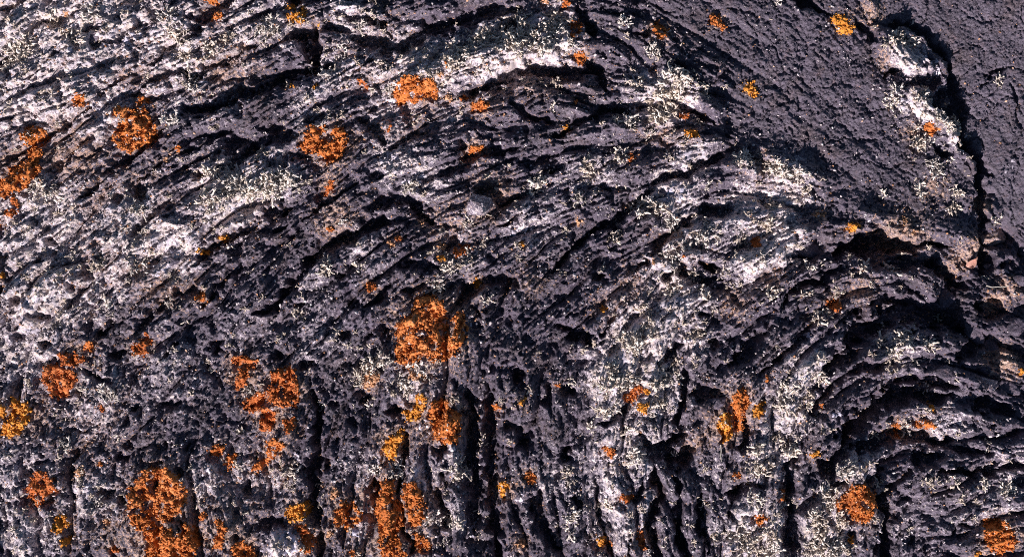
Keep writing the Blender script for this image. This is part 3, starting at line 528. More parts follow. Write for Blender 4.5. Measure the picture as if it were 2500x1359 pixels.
H += (.12 + .88 * rough) * (1.7 * o2 + .36 * t2_)
ves = np.clip(pnoise(wx, wy, 22, 55) + .35 * pnoise(X, Y, 9, 56) - 0.32 + .3 * pnoise(X, Y, 120, 59), 0, 1)
H -= (0.4 + 0.2 * rough) * 15 * np.tanh(ves * 5) * .4
hol = np.clip(pnoise(wx, wy, 46, 57) - 0.36, 0, 1); H -= rough * 10 * np.tanh(hol * 8)

D_SLAB0 = np.clip(far_s + slab_s, 0, 1)
pit = np.clip(pnoise(wx, wy, 19, 65) + .5 * pnoise(X, Y, 8, 66) - .38 + .25 * pnoise(X, Y, 90, 67), 0, 1)
H -= (D_SLAB0 - .5 * far_s) * 6 * np.tanh(pit * 6)
hair = np.abs(pnoise(wx, wy, 120, 68)); H -= D_SLAB0 * 7 * np.exp(-(hair / .018) ** 2)
H += D_SLAB0 * 3.5 * pnoise(X, Y, 60, 69)
# the standing grooves of the lower part wander
wob = np.clip((Y - 880) / 150, 0, 1)
wx = wx + wob * (9 * pnoise(X, Y, 75, 81) + 6 * pnoise(X, Y, 33, 82)); wy = wy + wob * 5 * pnoise(X, Y, 33, 83)
# cracks
cut = np.zeros_like(X)
for pts, w, d in CR:
    if 1990 < pts[0][0] < 2420 and 560 < pts[0][1] < 1150: w, d = w * 1.3, d * 1.25
    xs = [p[0] for p in pts]; ys = [p[1] for p in pts]; m = 2.2 * w + 18
    x0, x1 = np.searchsorted(gx, [min(xs) - m, max(xs) + m]); y0, y1 = np.searchsorted(gy, [min(ys) - m, max(ys) + m])
    if x1 <= x0 or y1 <= y0: continue
    sl = (slice(y0, y1), slice(x0, x1))
    dist, t = seg_dist(pts, wx[sl], wy[sl])
    taper = 0.45 + 0.55 * np.clip(np.minimum(t, 1 - t) * 6, 0, 1)
    ww = 1.12 * w * taper * (1 + 0.8 * pnoise(X[sl], Y[sl], 34, 61) + .35 * pnoise(X[sl], Y[sl], 13, 62))
    c = 1.6 * d * (0.4 + 0.6 * taper) * np.exp(-(dist / ww) ** 3)
    cut[sl] = np.maximum(cut[sl], c)
for (px, py, rx, ry, d) in PITS:
    m = 2
    x0, x1 = np.searchsorted(gx, [px - m * rx - 15, px + m * rx + 15]); y0, y1 = np.searchsorted(gy, [py - m * ry - 15, py + m * ry + 15])
    if x1 <= x0 or y1 <= y0: continue
    sl = (slice(y0, y1), slice(x0, x1))
    r = np.hypot((wx[sl] - px) / rx, (wy[sl] - py) / ry)
    cut[sl] = np.maximum(cut[sl], 1.45 * d * np.exp(-r ** 4))
H -= cut
# loose chips in the floors of the cracks, grain everywhere
H += np.clip(cut / 25, 0, 1) * 7 * np.abs(pnoise(X, Y, 11, 63))
H += np.random.RandomState(9).normal(0, 1, H.shape).astype(np.float32) * (.8 + .35 * pnoise(X, Y, 50, 64) + .3 * D_SLAB0)

def field(lst, soft=1.0):
    A = np.zeros_like(X); 
    for (px, py, r, a) in lst:
        x0, x1 = np.searchsorted(gx, [px - 2.2 * r, px + 2.2 * r]); y0, y1 = np.searchsorted(gy, [py - 2.2 * r, py + 2.2 * r])
        if x1 <= x0 or y1 <= y0: continue
        sl = (slice(y0, y1), slice(x0, x1))
        A[sl] = np.maximum(A[sl], a * np.exp(-(((X[sl] - px) ** 2 + (Y[sl] - py) ** 2) / (r * r)) ** 1.5))
    return A
D_CRUST = np.clip(box_blur(field(CRUST), 8) * .93 + (0.25 + .05 * np.clip((X - 1000) / 600, 0, 1)) * (1 - .45 * slab_s) * (1 - far_s) * (1 - .6 * crev_s), 0, 1)
crest = np.clip((H - box_blur(H, 9)) / 14, -1, 1)
D_CRUST = np.clip(D_CRUST + .10 * crest, 0, 1)          # crusts take hold on crests first
D_TAN = np.clip(box_blur(field(TAN), 6) * .95 + .20 - .10 * D_SLAB0, 0, 1)
D_SLAB = np.clip(far_s + 0.6 * slab_s, 0, 1)
def hz(x, y): return bil(H, x, y)

# sheet: fine in view, coarsening outwards for 50 m
def axis(a):
    st = ST; lo = []; p = 0.0
    for k in range(40): st *= 1.06; p += st; lo.append(p)
    for k in range(26): st *= 1.32; p += st; lo.append(p)
    lo = np.array(lo, dtype=np.float32)
    return np.concatenate([a[0] - lo[::-1], a, a[-1] + lo])
ax_, ay_ = axis(gx), axis(gy)
def fold(v, a):
    L = a[-1] - a[0]
    t = np.mod(v - a[0], 2 * L)
    return a[0] + np.where(t > L, 2 * L - t, t)
FX, FY = np.meshgrid(fold(ax_, gx), fold(ay_, gy))
AX, AY = np.meshgrid(ax_, ay_)
HH = bil(H, FX, FY)
V = np.stack([(AX - CX) * S, (CY - AY) * S, HH * S], axis=-1).reshape(-1, 3)
nx, ny = len(ax_), len(ay_)
idx = np.arange(nx * ny, dtype=np.int32).reshape(ny, nx)
F = np.stack([idx[1:, :-1], idx[1:, 1:], idx[:-1, 1:], idx[:-1, :-1]], axis=-1).reshape(-1, 4)
# ------------------------------------------------------------------ materials
def new_mat(name):
    m = bpy.data.materials.new(name); m.use_nodes = True
    nt = m.node_tree; nt.nodes.clear()
    out = nt.nodes.new("ShaderNodeOutputMaterial"); b = nt.nodes.new("ShaderNodeBsdfPrincipled")
    nt.links.new(b.outputs[0], out.inputs[0])
    return m, nt, b
class NT:
    def __init__(s, nt): s.nt = nt
    def n(s, t, **k):
        o = s.nt.nodes.new(t)
        for a, v in k.items(): setattr(o, a, v)
        return o
    def plan(s):                      # object coordinates in plan units
        tc = s.n("ShaderNodeTexCoord"); m = s.n("ShaderNodeVectorMath", operation='SCALE')
        s.nt.links.new(tc.outputs["Object"], m.inputs[0]); m.inputs["Scale"].default_value = 1.0 / S
        return m.outputs[0]
    def noise(s, vec, wl, detail=4, rough=.6, seed=0):
        o = s.n("ShaderNodeTexNoise"); o.noise_dimensions = '4D'
        s.nt.links.new(vec, o.inputs["Vector"]); o.inputs["W"].default_value = seed * 3.7
        o.inputs["Scale"].default_value = 1.0 / wl; o.inputs["Detail"].default_value = detail; o.inputs["Roughness"].default_value = rough
        return o.outputs["Fac"]
    def math(s, op, a, b=None, c=None, clamp=False):
        o = s.n("ShaderNodeMath", operation=op); o.use_clamp = clamp
        for k, v in enumerate((a, b, c)):
            if v is None: continue
            if isinstance(v, (int, float)): o.inputs[k].default_value = v
            else: s.nt.links.new(v, o.inputs[k])
        return o.outputs[0]
    def ramp(s, f, lo, hi, a=0., b=1., clamp=True):
        o = s.n("ShaderNodeMapRange"); o.interpolation_type = 'SMOOTHSTEP'
        s.nt.links.new(f, o.inputs[0])
        for k, v in zip((1, 2, 3, 4), (lo, hi, a, b)): o.inputs[k].default_value = v
        return o.outputs[0]
    def mix(s, f, a, b):
        o = s.n("ShaderNodeMix"); o.data_type = 'RGBA'
        if isinstance(f, (int, float)): o.inputs[0].default_value = f
        else: s.nt.links.new(f, o.inputs[0])
        for k, v in ((6, a), (7, b)):
            if isinstance(v, tuple): o.inputs[k].default_value = (*v, 1)
            else: s.nt.links.new(v, o.inputs[k])
        return o.outputs[2]
    def attr(s, name):
        o = s.n("ShaderNodeAttribute"); o.attribute_name = name; return o.outputs["Fac"]
    def bump(s, h, dist, strength, b, prev=None):
        o = s.n("ShaderNodeBump"); o.inputs["Distance"].default_value = dist; o.inputs["Strength"].default_value = strength
        s.nt.links.new(h, o.inputs["Height"])
        if prev is not None: s.nt.links.new(prev, o.inputs["Normal"])
        if b is not None: s.nt.links.new(o.outputs[0], b.inputs["Normal"])
        return o.outputs[0]

def rock_material(name, with_attr=True, crust=.2, tan=.1, lift=1.0):
    m, nt, b = new_mat(name); N = NT(nt); P = N.plan()
    if with_attr:
        ac, at, asl = N.attr("crust"), N.attr("tan"), N.attr("slab")
    n1 = N.noise(P, 55, 6, .7, 1); n2 = N.noise(P, 6, 4, .75, 2)
    k = N.math('ADD', N.math('MULTIPLY', n1, .5), N.math('MULTIPLY', n2, .6))
    base = N.mix(N.ramp(k, .35, .8), (.020 * lift, .0155 * lift, .025 * lift), (.142 * lift, .112 * lift, .158 * lift))
    if with_attr:
        base = N.mix(N.math('MULTIPLY', asl, .65), base, N.mix(N.ramp(N.math('ADD', N.math('MULTIPLY', n2, .6), N.math('MULTIPLY', N.noise(P, 150, 5, .65, 33), .5)), .38, .72), (.034, .028, .039), (.190, .158, .204)))
    base = N.mix(N.ramp(N.noise(P, 13, 6, .75, 31), .52, .70, 0, .6), base, (.19, .118, .125))
    base = N.mix(N.ramp(N.noise(P, 130, 7, .7, 35), .50, .66, 0, .5), base, N.mix(N.ramp(n2, .35, .65), (.035, .022, .022), (.165, .108, .100)))
    # tan, earthy specks
    t1 = N.noise(P, 9, 5, .75, 5)
    tv = N.math('ADD', t1, N.math('MULTIPLY', at, .5)) if with_attr else N.math('ADD', t1, tan * .5)
    tcol = N.mix(N.ramp(N.noise(P, 5, 3, .6, 6), .35, .7), (.26, .145, .095), (.60, .43, .35))
    base = N.mix(N.ramp(tv, .71, .75), base, tcol)
    # thin lilac film then white crust
    c0 = N.noise(P, 26, 8, .75, 8); c1 = N.noise(P, 6, 4, .8, 9)
    cv = N.math('ADD', N.math('MULTIPLY', c0, .5), N.math('MULTIPLY', c1, .5))
    cd = N.math('ADD', cv, N.math('MULTIPLY', ac, .30)) if with_attr else N.math('ADD', cv, crust * .30)
    film = N.ramp(cd, .60, .70)
    fcol = N.mix(N.ramp(n2, .3, .7), (.14, .115, .145), (.32, .27, .325))
    base = N.mix(N.math('MULTIPLY', film, .7), base, fcol)
    ccol = N.mix(N.ramp(N.noise(P, 16, 6, .7, 12), .42, .58), (.57, .505, .55), (.66, .55, .50))
    base = N.mix(N.ramp(cd, .70, .725), base, ccol)
    nt.links.new(base, b.inputs["Base Color"])
    b.inputs["Roughness"].default_value = .55
    b.inputs["Specular IOR Level"].default_value = .5
    h1 = N.noise(P, 6, 4, .7, 20); h2 = N.noise(P, 2.4, 3, .7, 21)
    pb = N.bump(h1, 4.5 * S, 1.0, None)
    N.bump(h2, 2.0 * S, 1.0, b, pb)
    return m

def lichen_material(name, dark, mid, light, wl=6, rough=.75, objrand=0.0, dead=None):
    m, nt, b = new_mat(name); N = NT(nt); P = N.plan()
    g = N.n("ShaderNodeNewGeometry")
    isl = g.outputs["Random Per Island"]
    n = N.noise(P, wl, 4, .65, 3); n2 = N.noise(P, 45, 3, .6, 4)
    k = N.math('ADD', N.math('MULTIPLY', n, .55), N.math('ADD', N.math('MULTIPLY', n2, .45), N.math('MULTIPLY', N.math('SUBTRACT', isl, .5), .35)))
    if objrand:
        oi = N.n("ShaderNodeObjectInfo")
        k = N.math('ADD', k, N.math('MULTIPLY', N.math('SUBTRACT', oi.outputs["Random"], .5), objrand))
    c = N.mix(N.ramp(k, .25, .52), dark, mid)
    c = N.mix(N.ramp(k, .5, .78), c, light)
    if dead: c = N.mix(N.ramp(N.noise(P, 24, 5, .7, 14), .58, .68, 0, .75), c, dead)
    nt.links.new(c, b.inputs["Base Color"])
    b.inputs["Roughness"].default_value = rough
    b.inputs["Specular IOR Level"].default_value = .3
    N.bump(N.noise(P, 3, 3, .6, 7), 1.5 * S, .7, b)
    return m

M_ROCK = rock_material("lava_rock")
M_STONE = rock_material("stone_grey", False, .25, .15)
M_STONE_PALE = rock_material("stone_pale", False, .6, .3)
M_STONE_TAN = rock_material("stone_tan", False, .45, .5)
M_ORANGE = [lichen_material("lichen_rust", (.19, .047, .011), (.41, .105, .020), (.60, .21, .07), dead=(.34, .24, .19)),
            lichen_material("lichen_orange", (.20, .052, .011), (.44, .125, .022), (.62, .235, .075), dead=(.34, .24, .19)),
            lichen_material("lichen_amber", (.30, .10, .012), (.56, .215, .024), (.70, .34, .08), dead=(.34, .24, .19)),
            lichen_material("lichen_peach", (.28, .13, .06), (.48, .25, .13), (.62, .42, .30), dead=(.34, .24, .19))]
M_CRUST = lichen_material("crust_white", (.30, .27, .31), (.55, .495, .55), (.74, .68, .70), 12, .85, .3)
M_CRUSTB = lichen_material("crust_lilac", (.30, .28, .34), (.52, .49, .58), (.68, .64, .72), 12, .85, .3)
M_TUFT = lichen_material("branching_lichen", (.42, .34, .27), (.64, .55, .46), (.77, .69, .60), 7, .65, .45)
M_TUFTG = lichen_material("branching_lichen_grey", (.36, .31, .27), (.57, .505, .445), (.73, .66, .60), 7, .65, .45)
M_CRUMB = lichen_material("lichen_crumb", (.24, .20, .19), (.46, .40, .40), (.66, .61, .61), 5, .8)
M_TANCRUMB = lichen_material("tan_crumb", (.22, .10, .05), (.42, .22, .12), (.60, .40, .28), 5, .8)
M_LEAF = lichen_material("dry_leaf", (.34, .16, .11), (.46, .25, .19), (.52, .31, .25), 14, .55)
M_TWIG = lichen_material("dry_stalk", (.40, .34, .26), (.55, .50, .42), (.66, .62, .54), 8, .7)

lava = add_obj("lava_rock", make_mesh("lava_rock", V, F, [M_ROCK],
        {"crust": bil(D_CRUST, FX, FY), "tan": bil(D_TAN, FX, FY), "slab": bil(D_SLAB, FX, FY)}, False))
tag(lava, "dark grey ropy lava rock with cracks and folds, the whole ground", None, None, "structure")
# ------------------------------------------------------------------ labels: where a thing lies, told by things one can find
MARKS = [("the big central orange patch",1050,805),("the pale angular stone",1170,503),("the square black pit",735,90),("the dried leaf",2378,645),
("the fan-shaped orange patch",330,320),("the left-edge orange streak",50,430),("the ragged upper orange patch",795,355),("the big bottom-left orange patch",400,1230),
("the tall bottom-edge orange strips",975,1260),("the left-edge amber patch",40,1015),("the bottom-right corner orange patch",2435,1310),("the tuft-ringed orange patch",2090,1225),
("the white-crusted knob",2240,140),("the spiky hump with black shadow",1650,220),("the amber ledge spot",2075,555),("the tall lower-right orange patch",1805,1000),
("the snow-white crust",1520,930),("the wide top-centre orange patch",1018,222),("the lone orange spot on smooth rock",1829,217),("the right-hand ledge shadow",2140,610),
("the top-centre ledge shadow",1330,180),("the twin rust patches",680,950),("the white crust at left",423,610),("the bottom-edge blue-white crust",705,1329),
("the forked black crack",1620,1105),("the black arch at lower right",2190,965),("the dark pit at right centre",1750,515),("the top-left corner",0,0),("the top-right corner",2500,0),("the bottom-left corner",0,1359)]
def where(x, y, skip=-1):
    best = sorted(((math.hypot(x - mx, y - my), n, mx, my) for n, mx, my in MARKS))
    best = [b for b in best if b[0] > 26]
    d, n, mx, my = best[0]
    a = math.degrees(math.atan2(my - y, x - mx)) % 360
    dirs = ["right of", "above right of", "above", "above left of", "left of", "below left of", "below", "below right of"]
    far_ = "close" if d < 75 else ("" if d < 170 else "well")
    return (far_ + " " + dirs[int((a + 22.5) // 45) % 8] + " " + n).strip()
ORD = ["leftmost", "second from left", "third from left", "fourth from left", "fifth from left", "sixth from left", "seventh from left", "eighth from left", "ninth from left", "tenth from left", "eleventh from left"]
def give_labels(items):
    """items: (object, x, base phrase, category, group); clashes are told apart left to right"""
    by = {}
    for it in items: by.setdefault(it[2], []).append(it)
    for ph, lst in by.items():
        lst.sort(key=lambda t: t[1])
        for k, (o, x, p, c, g) in enumerate(lst):
            if len(lst) == 1: lab = p
            elif k == len(lst) - 1: lab = "rightmost " + p
            else: lab = ORD[k] + " " + p
            tag(o, lab, c, g)

rs = np.random.RandomState(3)
# ------------------------------------------------------------------ lichen patches that follow the rock
def grow_patch(inside_f, bbox, st, lift, lump, seed):
    """skin of a lichen lying on the rock, thick in the middle and thin at the rim"""
    x0, y0, x1, y1 = bbox
    xs = np.arange(x0 - st, x1 + 2 * st, st); ys = np.arange(y0 - st, y1 + 2 * st, st)
    x, y = np.meshgrid(xs, ys)
    x = x + rs.uniform(-.25, .25, x.shape) * st; y = y + rs.uniform(-.25, .25, x.shape) * st
    m = inside_f(x, y)
    cell = (m[:-1, :-1].astype(int) + m[1:, :-1] + m[:-1, 1:] + m[1:, 1:]) >= 3
    if cell.sum() < 3: return None
    cnt = np.zeros(m.shape, int)
    cnt[:-1, :-1] += cell; cnt[1:, :-1] += cell; cnt[:-1, 1:] += cell; cnt[1:, 1:] += cell
    h = hz(x, y)
    z = h + np.where(cnt == 4, lift * (1 + lump * pnoise(x, y, 13, seed)) + lump * 1.6 * pnoise(x, y, 6, seed + 1), -2.0)
    use = cnt > 0
    ids = -np.ones(m.shape, int); ids[use] = np.arange(use.sum())
    j, i = np.nonzero(cell)
    F = np.stack([ids[j + 1, i], ids[j + 1, i + 1], ids[j, i + 1], ids[j, i]], -1)
    P = np.stack([x[use], y[use], z[use]], -1)
    return P, F

def to_world(P, ox, oy, oz):
    return np.stack([(P[:, 0] - ox) * S, (oy - P[:, 1]) * S, (P[:, 2] - oz) * S], -1)

def granules(px, py, r, hgt, lean):
    """small irregular domes or lobes; arrays in plan units"""
    n = len(px); K = 6
    a0 = rs.rand(n) * 6.28; ecc = rs.uniform(.55, 1., n)
    ang = a0[:, None] + np.arange(K)[None] * 2 * np.pi / K
    rr = r[:, None] * rs.uniform(.75, 1.2, (n, K))
    ex = np.cos(ang) * rr; ey = np.sin(ang) * rr * ecc[:, None]
    t = rs.rand(n) * 6.28
    cx, sx = np.cos(t)[:, None], np.sin(t)[:, None]
    ex, ey = ex * cx - ey * sx, ex * sx + ey * cx
    la = rs.rand(n) * 6.28; lm = rs.rand(n) * lean
    tx, ty = np.cos(la) * lm, np.sin(la) * lm
    z0 = hz(px, py)
    low = np.stack([px[:, None] + ex * .7, py[:, None] + ey * .7, z0[:, None] + 0 * ex - 2], -1)
    top = np.stack([px[:, None] + ex + tx[:, None] * hgt[:, None], py[:, None] + ey + ty[:, None] * hgt[:, None],
                    z0[:, None] + hgt[:, None] * .8 + ex * tx[:, None] + ey * ty[:, None]], -1)
    cap = np.stack([px + tx * hgt * 1.1, py + ty * hgt * 1.1, z0 + hgt * 1.1], -1)[:, None]
    P = np.concatenate([low, top, cap], 1).reshape(-1, 3)
    b = (np.arange(n) * (2 * K + 1))[:, None]
    k = np.arange(K)[None]; k2 = (k + 1) % K
    # plan y runs down, so world winding is reversed here
    Q = np.stack([b + k2, b + k, b + K + k, b + K + k2], -1).reshape(-1, 4)
    T = np.stack([b + K + k2, b + K + k, b + 2 * K + 0 * k], -1).reshape(-1, 3)
    return P, Q, T

def outline(shape, seed, ragged):
    if isinstance(shape, tuple):
        x, y, rx, ry, tr = shape
        c, s = math.cos(math.radians(tr)), math.sin(math.radians(tr))
        def f(px, py):
            qx = px + ragged * pnoise(px, py, 14, seed) + ragged * .5 * pnoise(px, py, 6, seed + 1) - x
            qy = py + ragged * pnoise(px, py, 14, seed + 2) + ragged * .5 * pnoise(px, py, 6, seed + 3) - y
            u = qx * c - qy * s; v = qx * s + qy * c
            return (u / rx) ** 2 + (v / ry) ** 2 < 1
        R = max(rx, ry) + ragged
        return f, (x - R, y - R, x + R, y + R), (x, y), rx * ry * 3.14
    def f(px, py):
        return inside(shape, px + ragged * pnoise(px, py, 16, seed) + ragged * .6 * pnoise(px, py, 7, seed + 1),
                      py + ragged * pnoise(px, py, 16, seed + 2) + ragged * .6 * pnoise(px, py, 7, seed + 3))
    xs = [p[0] for p in shape]; ys = [p[1] for p in shape]
    A = abs(sum(xs[k] * ys[(k + 1) % len(xs)] - xs[(k + 1) % len(xs)] * ys[k] for k in range(len(xs)))) / 2
    return f, (min(xs) - ragged, min(ys) - ragged, max(xs) + ragged, max(ys) + ragged), (sum(xs) / len(xs), sum(ys) / len(ys)), A

items = []
TONE = ["rust-orange", "orange", "amber-yellow", "pale peach-orange"]
for q_, (shape, tone) in enumerate(ORANGE):
    f0, bb, (cx, cy), area = outline(shape, 100 + (q_ % 60) * 2, 6.0 if not isinstance(shape, tuple) else 4.0)
    def f(px, py, f0=f0, q_=q_):
        m = f0(px, py)
        for (hx, hy, hrx, hry) in HOLES:
            m = m & (((px - hx) / hrx) ** 2 + ((py - hy) / hry) ** 2 + .5 * pnoise(px, py, 8, 5) > 1)
        return m & (fbm(px, py, 17, 2, 77) > (-.62 if area > 900 else -.85))
    oz = float(hz(cx, cy))
    got = grow_patch(f, bb, 3.0, 3.2 if area < 4000 else 5.0, 1.0, 90)
    root = bpy.data.objects.new("orange_lichen", None); COL.objects.link(root)
    root.location = W(cx, cy, oz); root.empty_display_size = .005
    if got:
        P, F = got
        add_obj("thallus", make_mesh("thallus", to_world(P, cx, cy, oz), F, [M_ORANGE[tone]], None, False), root)
    sp = 3.7
    n = int((bb[2] - bb[0]) * (bb[3] - bb[1]) / (sp * sp)) + 6
    px = rs.uniform(bb[0], bb[2], n); py = rs.uniform(bb[1], bb[3], n)
    k = f(px, py); px, py = px[k], py[k]
    if len(px) < 6:
        px = cx + rs.normal(0, 4, 9); py = cy + rs.normal(0, 3, 9)
    r = 1.3 + 3.6 * rs.rand(len(px)) ** 2.2; hg = rs.uniform(3.4, 6.0, len(px)) + (1.8 if area > 4000 else 0)
    P, Q, T = granules(px, py, r, hg, .75)
    lo = add_obj("lobes", make_mesh("lobes", to_world(P, cx, cy, oz), [Q, T], [M_ORANGE[tone]]), root)
    lo["kind"] = "stuff"
    size = "large" if area > 5000 else "" if area > 1200 else "small" if area > 350 else "tiny"
    items.append((root, cx, (size + " " + TONE[tone] + " lichen patch " + where(cx, cy)).strip(), "lichen", "orange lichen patches on the lava"))
give_labels(items)

items = []
for q_, c in enumerate(CRUSTS):
    f0, bb, (cx, cy), area = outline(c, 240 + (q_ % 50) * 2, 9.0)
    f = lambda px, py, f0=f0, area=area: f0(px, py) & (fbm(px, py, 13, 3, 66, .8) > (-.22 if area < 2500 else -.5))
    got = grow_patch(f, bb, 3.0, 1.7, .6, 70)
    if not got: continue
    oz = float(hz(cx, cy)); P, F = got
    lil = (c[0], c[1]) in LILAC
    o = add_obj("crust_lichen", make_mesh("crust_lichen", to_world(P, cx, cy, oz), F, [M_CRUSTB if lil else M_CRUST]), None, W(cx, cy, oz))
    size = "broad" if area > 1800 else "small" if area < 600 else ""
    shp = "streak" if max(c[2], c[3]) > 2.4 * min(c[2], c[3]) else "patch"
    items.append((o, cx, (size + " " + ("bluish-lilac" if lil else "whitish") + " crust lichen " + shp + " " + where(cx, cy)).strip(), "lichen", "pale crust lichen patches"))
give_labels(items)

# ------------------------------------------------------------------ branching lichen
def branch_mesh(seed, L=24.0):
    r_ = np.random.RandomState(seed)
    Vs, Fs = [], []
    def tube(pts, rad, flat):
        base = sum(len(v) for v in Vs)
        K = 4; pts = np.array(pts); n = len(pts)
        ring = []
        for k in range(n):
            t = pts[min(k + 1, n - 1)] - pts[max(k - 1, 0)]; t = t / np.linalg.norm(t)
            u = np.cross(t, [0.3, 1, .2]); u /= np.linalg.norm(u); v = np.cross(t, u)
            for a in range(K):
                an = a * 2 * np.pi / K
                ring.append(pts[k] + rad[k] * (np.cos(an) * u + np.sin(an) * v * flat))
        Vs.append(np.array(ring))
        for k in range(n - 1):
            for a in range(K):
                Fs.append((base + k * K + a, base + k * K + (a + 1) % K, base + (k + 1) * K + (a + 1) % K, base + (k + 1) * K + a))
        Fs.append(tuple(base + (n - 1) * K + a for a in range(K)))
    def grow(p, d, l, r, depth):
        pts = [p]; n = 3
        for k in range(n):
            d = d + r_.normal(0, .32, 3); d = d / np.linalg.norm(d)
            pts.append(pts[-1] + d * l / n)
        tube(pts, np.linspace(r, r * (.8 if depth else .62), n + 1) * np.array([1] * n + [1 if depth else .8]), .6)
        if depth:
            for s_ in ((-1, 1) if r_.rand() < .8 else (1,)):
                e = d + s_ * r_.uniform(.35, .8) * np.array([r_.normal(), r_.normal(), .2]); e /= np.linalg.norm(e)
                grow(pts[-1], e, l * r_.uniform(.45, .75), r * .9, depth - 1)
    grow(np.zeros(3), np.array([0, 0, 1.0]), L * .52, 3.0, 1 if r_.rand() < .75 else 0)
    return np.concatenate(Vs), np.array(Fs)

NB = 14
BR = [branch_mesh(40 + k) for k in range(NB)]
BR_ME = {m: [make_mesh("branch", v * S, f, [m]) for v, f in BR] for m in (M_TUFT, M_TUFTG)}
def tuft_plan(r_, reach, dens=1.0):
    """base point, tilt, heading, length and pick of each branch"""
    out = []
    n = int(max(8, dens * reach * r_.uniform(1.1, 1.8) * (1.35 if reach >= 16 else 1)))
    ea = r_.uniform(.75, 1.2); eb = r_.uniform(.45, 1.0); to = r_.rand() * 3.14; ct, st_ = math.cos(to), math.sin(to)
    for k in range(n):
        a = r_.rand() * 6.28; q = math.sqrt(r_.rand()) * .85
        tilt = math.radians(r_.uniform(5, 45) + 42 * q * q + 6)
        ux_, uy_ = q * math.cos(a) * ea, q * math.sin(a) * eb
        out.append(((ux_ * ct - uy_ * st_) * reach, (ux_ * st_ + uy_ * ct) * reach, tilt, a + to + r_.normal(0, 1.0), r_.choice([.5, .75, 1.0, 1.3]) * r_.uniform(.8, 1.15) * (0.5 + reach / 45.0), r_.randint(NB)))
    return out
def rotz(V_, a):
    c, s = math.cos(a), math.sin(a)
    return np.stack([V_[:, 0] * c - V_[:, 1] * s, V_[:, 0] * s + V_[:, 1] * c, V_[:, 2]], -1)
def tilted(V_, tilt, head):
    c, s = math.cos(tilt), math.sin(tilt)
    V_ = np.stack([V_[:, 0] * c + V_[:, 2] * s, V_[:, 1], -V_[:, 0] * s + V_[:, 2] * c], -1)
    return rotz(V_, head)
items = []
for q_, (tx, ty, reach) in enumerate(TUFTS):
    r_ = np.random.RandomState(900 + q_)
    mat = M_TUFT if r_.rand() < .6 else M_TUFTG
    oz = float(hz(tx, ty)); plan_ = tuft_plan(r_, reach)
    if reach >= 22:
        root = bpy.data.objects.new("branching_lichen", None); COL.objects.link(root)
        root.location = W(tx, ty, oz); root.empty_display_size = .005
        for (bx, by, tilt, head, ln, pick) in plan_:
            z = float(hz(tx + bx, ty - by)) - oz
            b = bpy.data.objects.new("branch", BR_ME[mat][pick]); COL.objects.link(b); b.parent = root
            b.location = (bx * S, by * S, (z - 1.5) * S); b.scale = (ln * .8 + .2, ln * .8 + .2, ln)
            b.rotation_euler = (0, tilt, head)
    else:
        Vs, Fs, base = [], [], 0
        for (bx, by, tilt, head, ln, pick) in plan_:
            v, f = BR[pick]
            z = float(hz(tx + bx, ty - by)) - oz
            v = tilted(rotz(v, r_.rand() * 6.28) * np.array([ln * .8 + .2, ln * .8 + .2, ln]), tilt, head) + np.array([bx, by, z - 1.5])
            Vs.append(v); Fs.append(f + base); base += len(v)
        root = add_obj("branching_lichen", make_mesh("branching_lichen", np.concatenate(Vs) * S, np.concatenate(Fs), [mat]), None, W(tx, ty, oz))
    size = "large" if reach >= 24 else "small" if reach < 13 else ""
    items.append((root, tx, (size + " " + ("cream" if mat is M_TUFT else "greyish") + " branching lichen tuft " + where(tx, ty)).strip(), "lichen", "branching lichen tufts"))
give_labels(items)

# ------------------------------------------------------------------ loose stones
def stone_mesh(rx, ry, h, turn, seed, mat):
    n, m = 44, 26
    u = np.linspace(0, 2 * np.pi, n, endpoint=False); v = np.linspace(0.0, np.pi, m)
    U, Vv = np.meshgrid(u, v)
    d = np.stack([np.sin(Vv) * np.cos(U), np.sin(Vv) * np.sin(U), np.cos(Vv)], -1).reshape(-1, 3)
    r_ = np.random.RandomState(seed)
    rad = np.ones(len(d)) * 1.18
    PL = [(-.6, -.55, .6, .66), (.1, .75, .62, .62), (.85, .1, .5, .66), (-.95, .25, .1, .8), (.1, -1, .1, .78), (.1, 1, 0, .85), (.05, .1, 1, .74), (.8, -.6, .1, .8)] if mat is M_STONE_PALE and rx > 20 else \
         [(*r_.normal(0, 1, 3), r_.uniform(.62, .95)) for k in range(13)]
    for pa, pb_, pc, cutd in PL:                       # broken facets
        nrm = np.array([pa, pb_, pc]); nrm /= np.linalg.norm(nrm); dd = d @ nrm
        rad = np.where(dd > .05, np.minimum(rad, cutd / np.maximum(dd, .05)), rad)
    rad = rad * (1 + .07 * pnoise(d[:, 0] * 20 + seed * 9, d[:, 1] * 20 + d[:, 2] * 13, 7, 3) + .16 * np.abs(pnoise(d[:, 0] * rx + seed * 5, d[:, 1] * ry + d[:, 2] * h * .7, 9, 4)) + .07 * pnoise(d[:, 0] * rx, d[:, 1] * ry + d[:, 2] * h * .8, 3.5, 6))
    rad = rad + r_.normal(0, .012, len(rad))
    P = d * rad[:, None] * np.array([rx, ry, h * .62]); P = rotz(P, math.radians(turn)); P[:, 2] += h * .34
    idx = np.arange(n * m).reshape(m, n)
    F_ = np.stack([idx[:-1], idx[1:], np.roll(idx[1:], -1, 1), np.roll(idx[:-1], -1, 1)], -1).reshape(-1, 4)
    return make_mesh("stone", P * S, F_, [mat], None, False)
SM = [M_STONE, M_STONE_PALE, M_STONE_TAN]
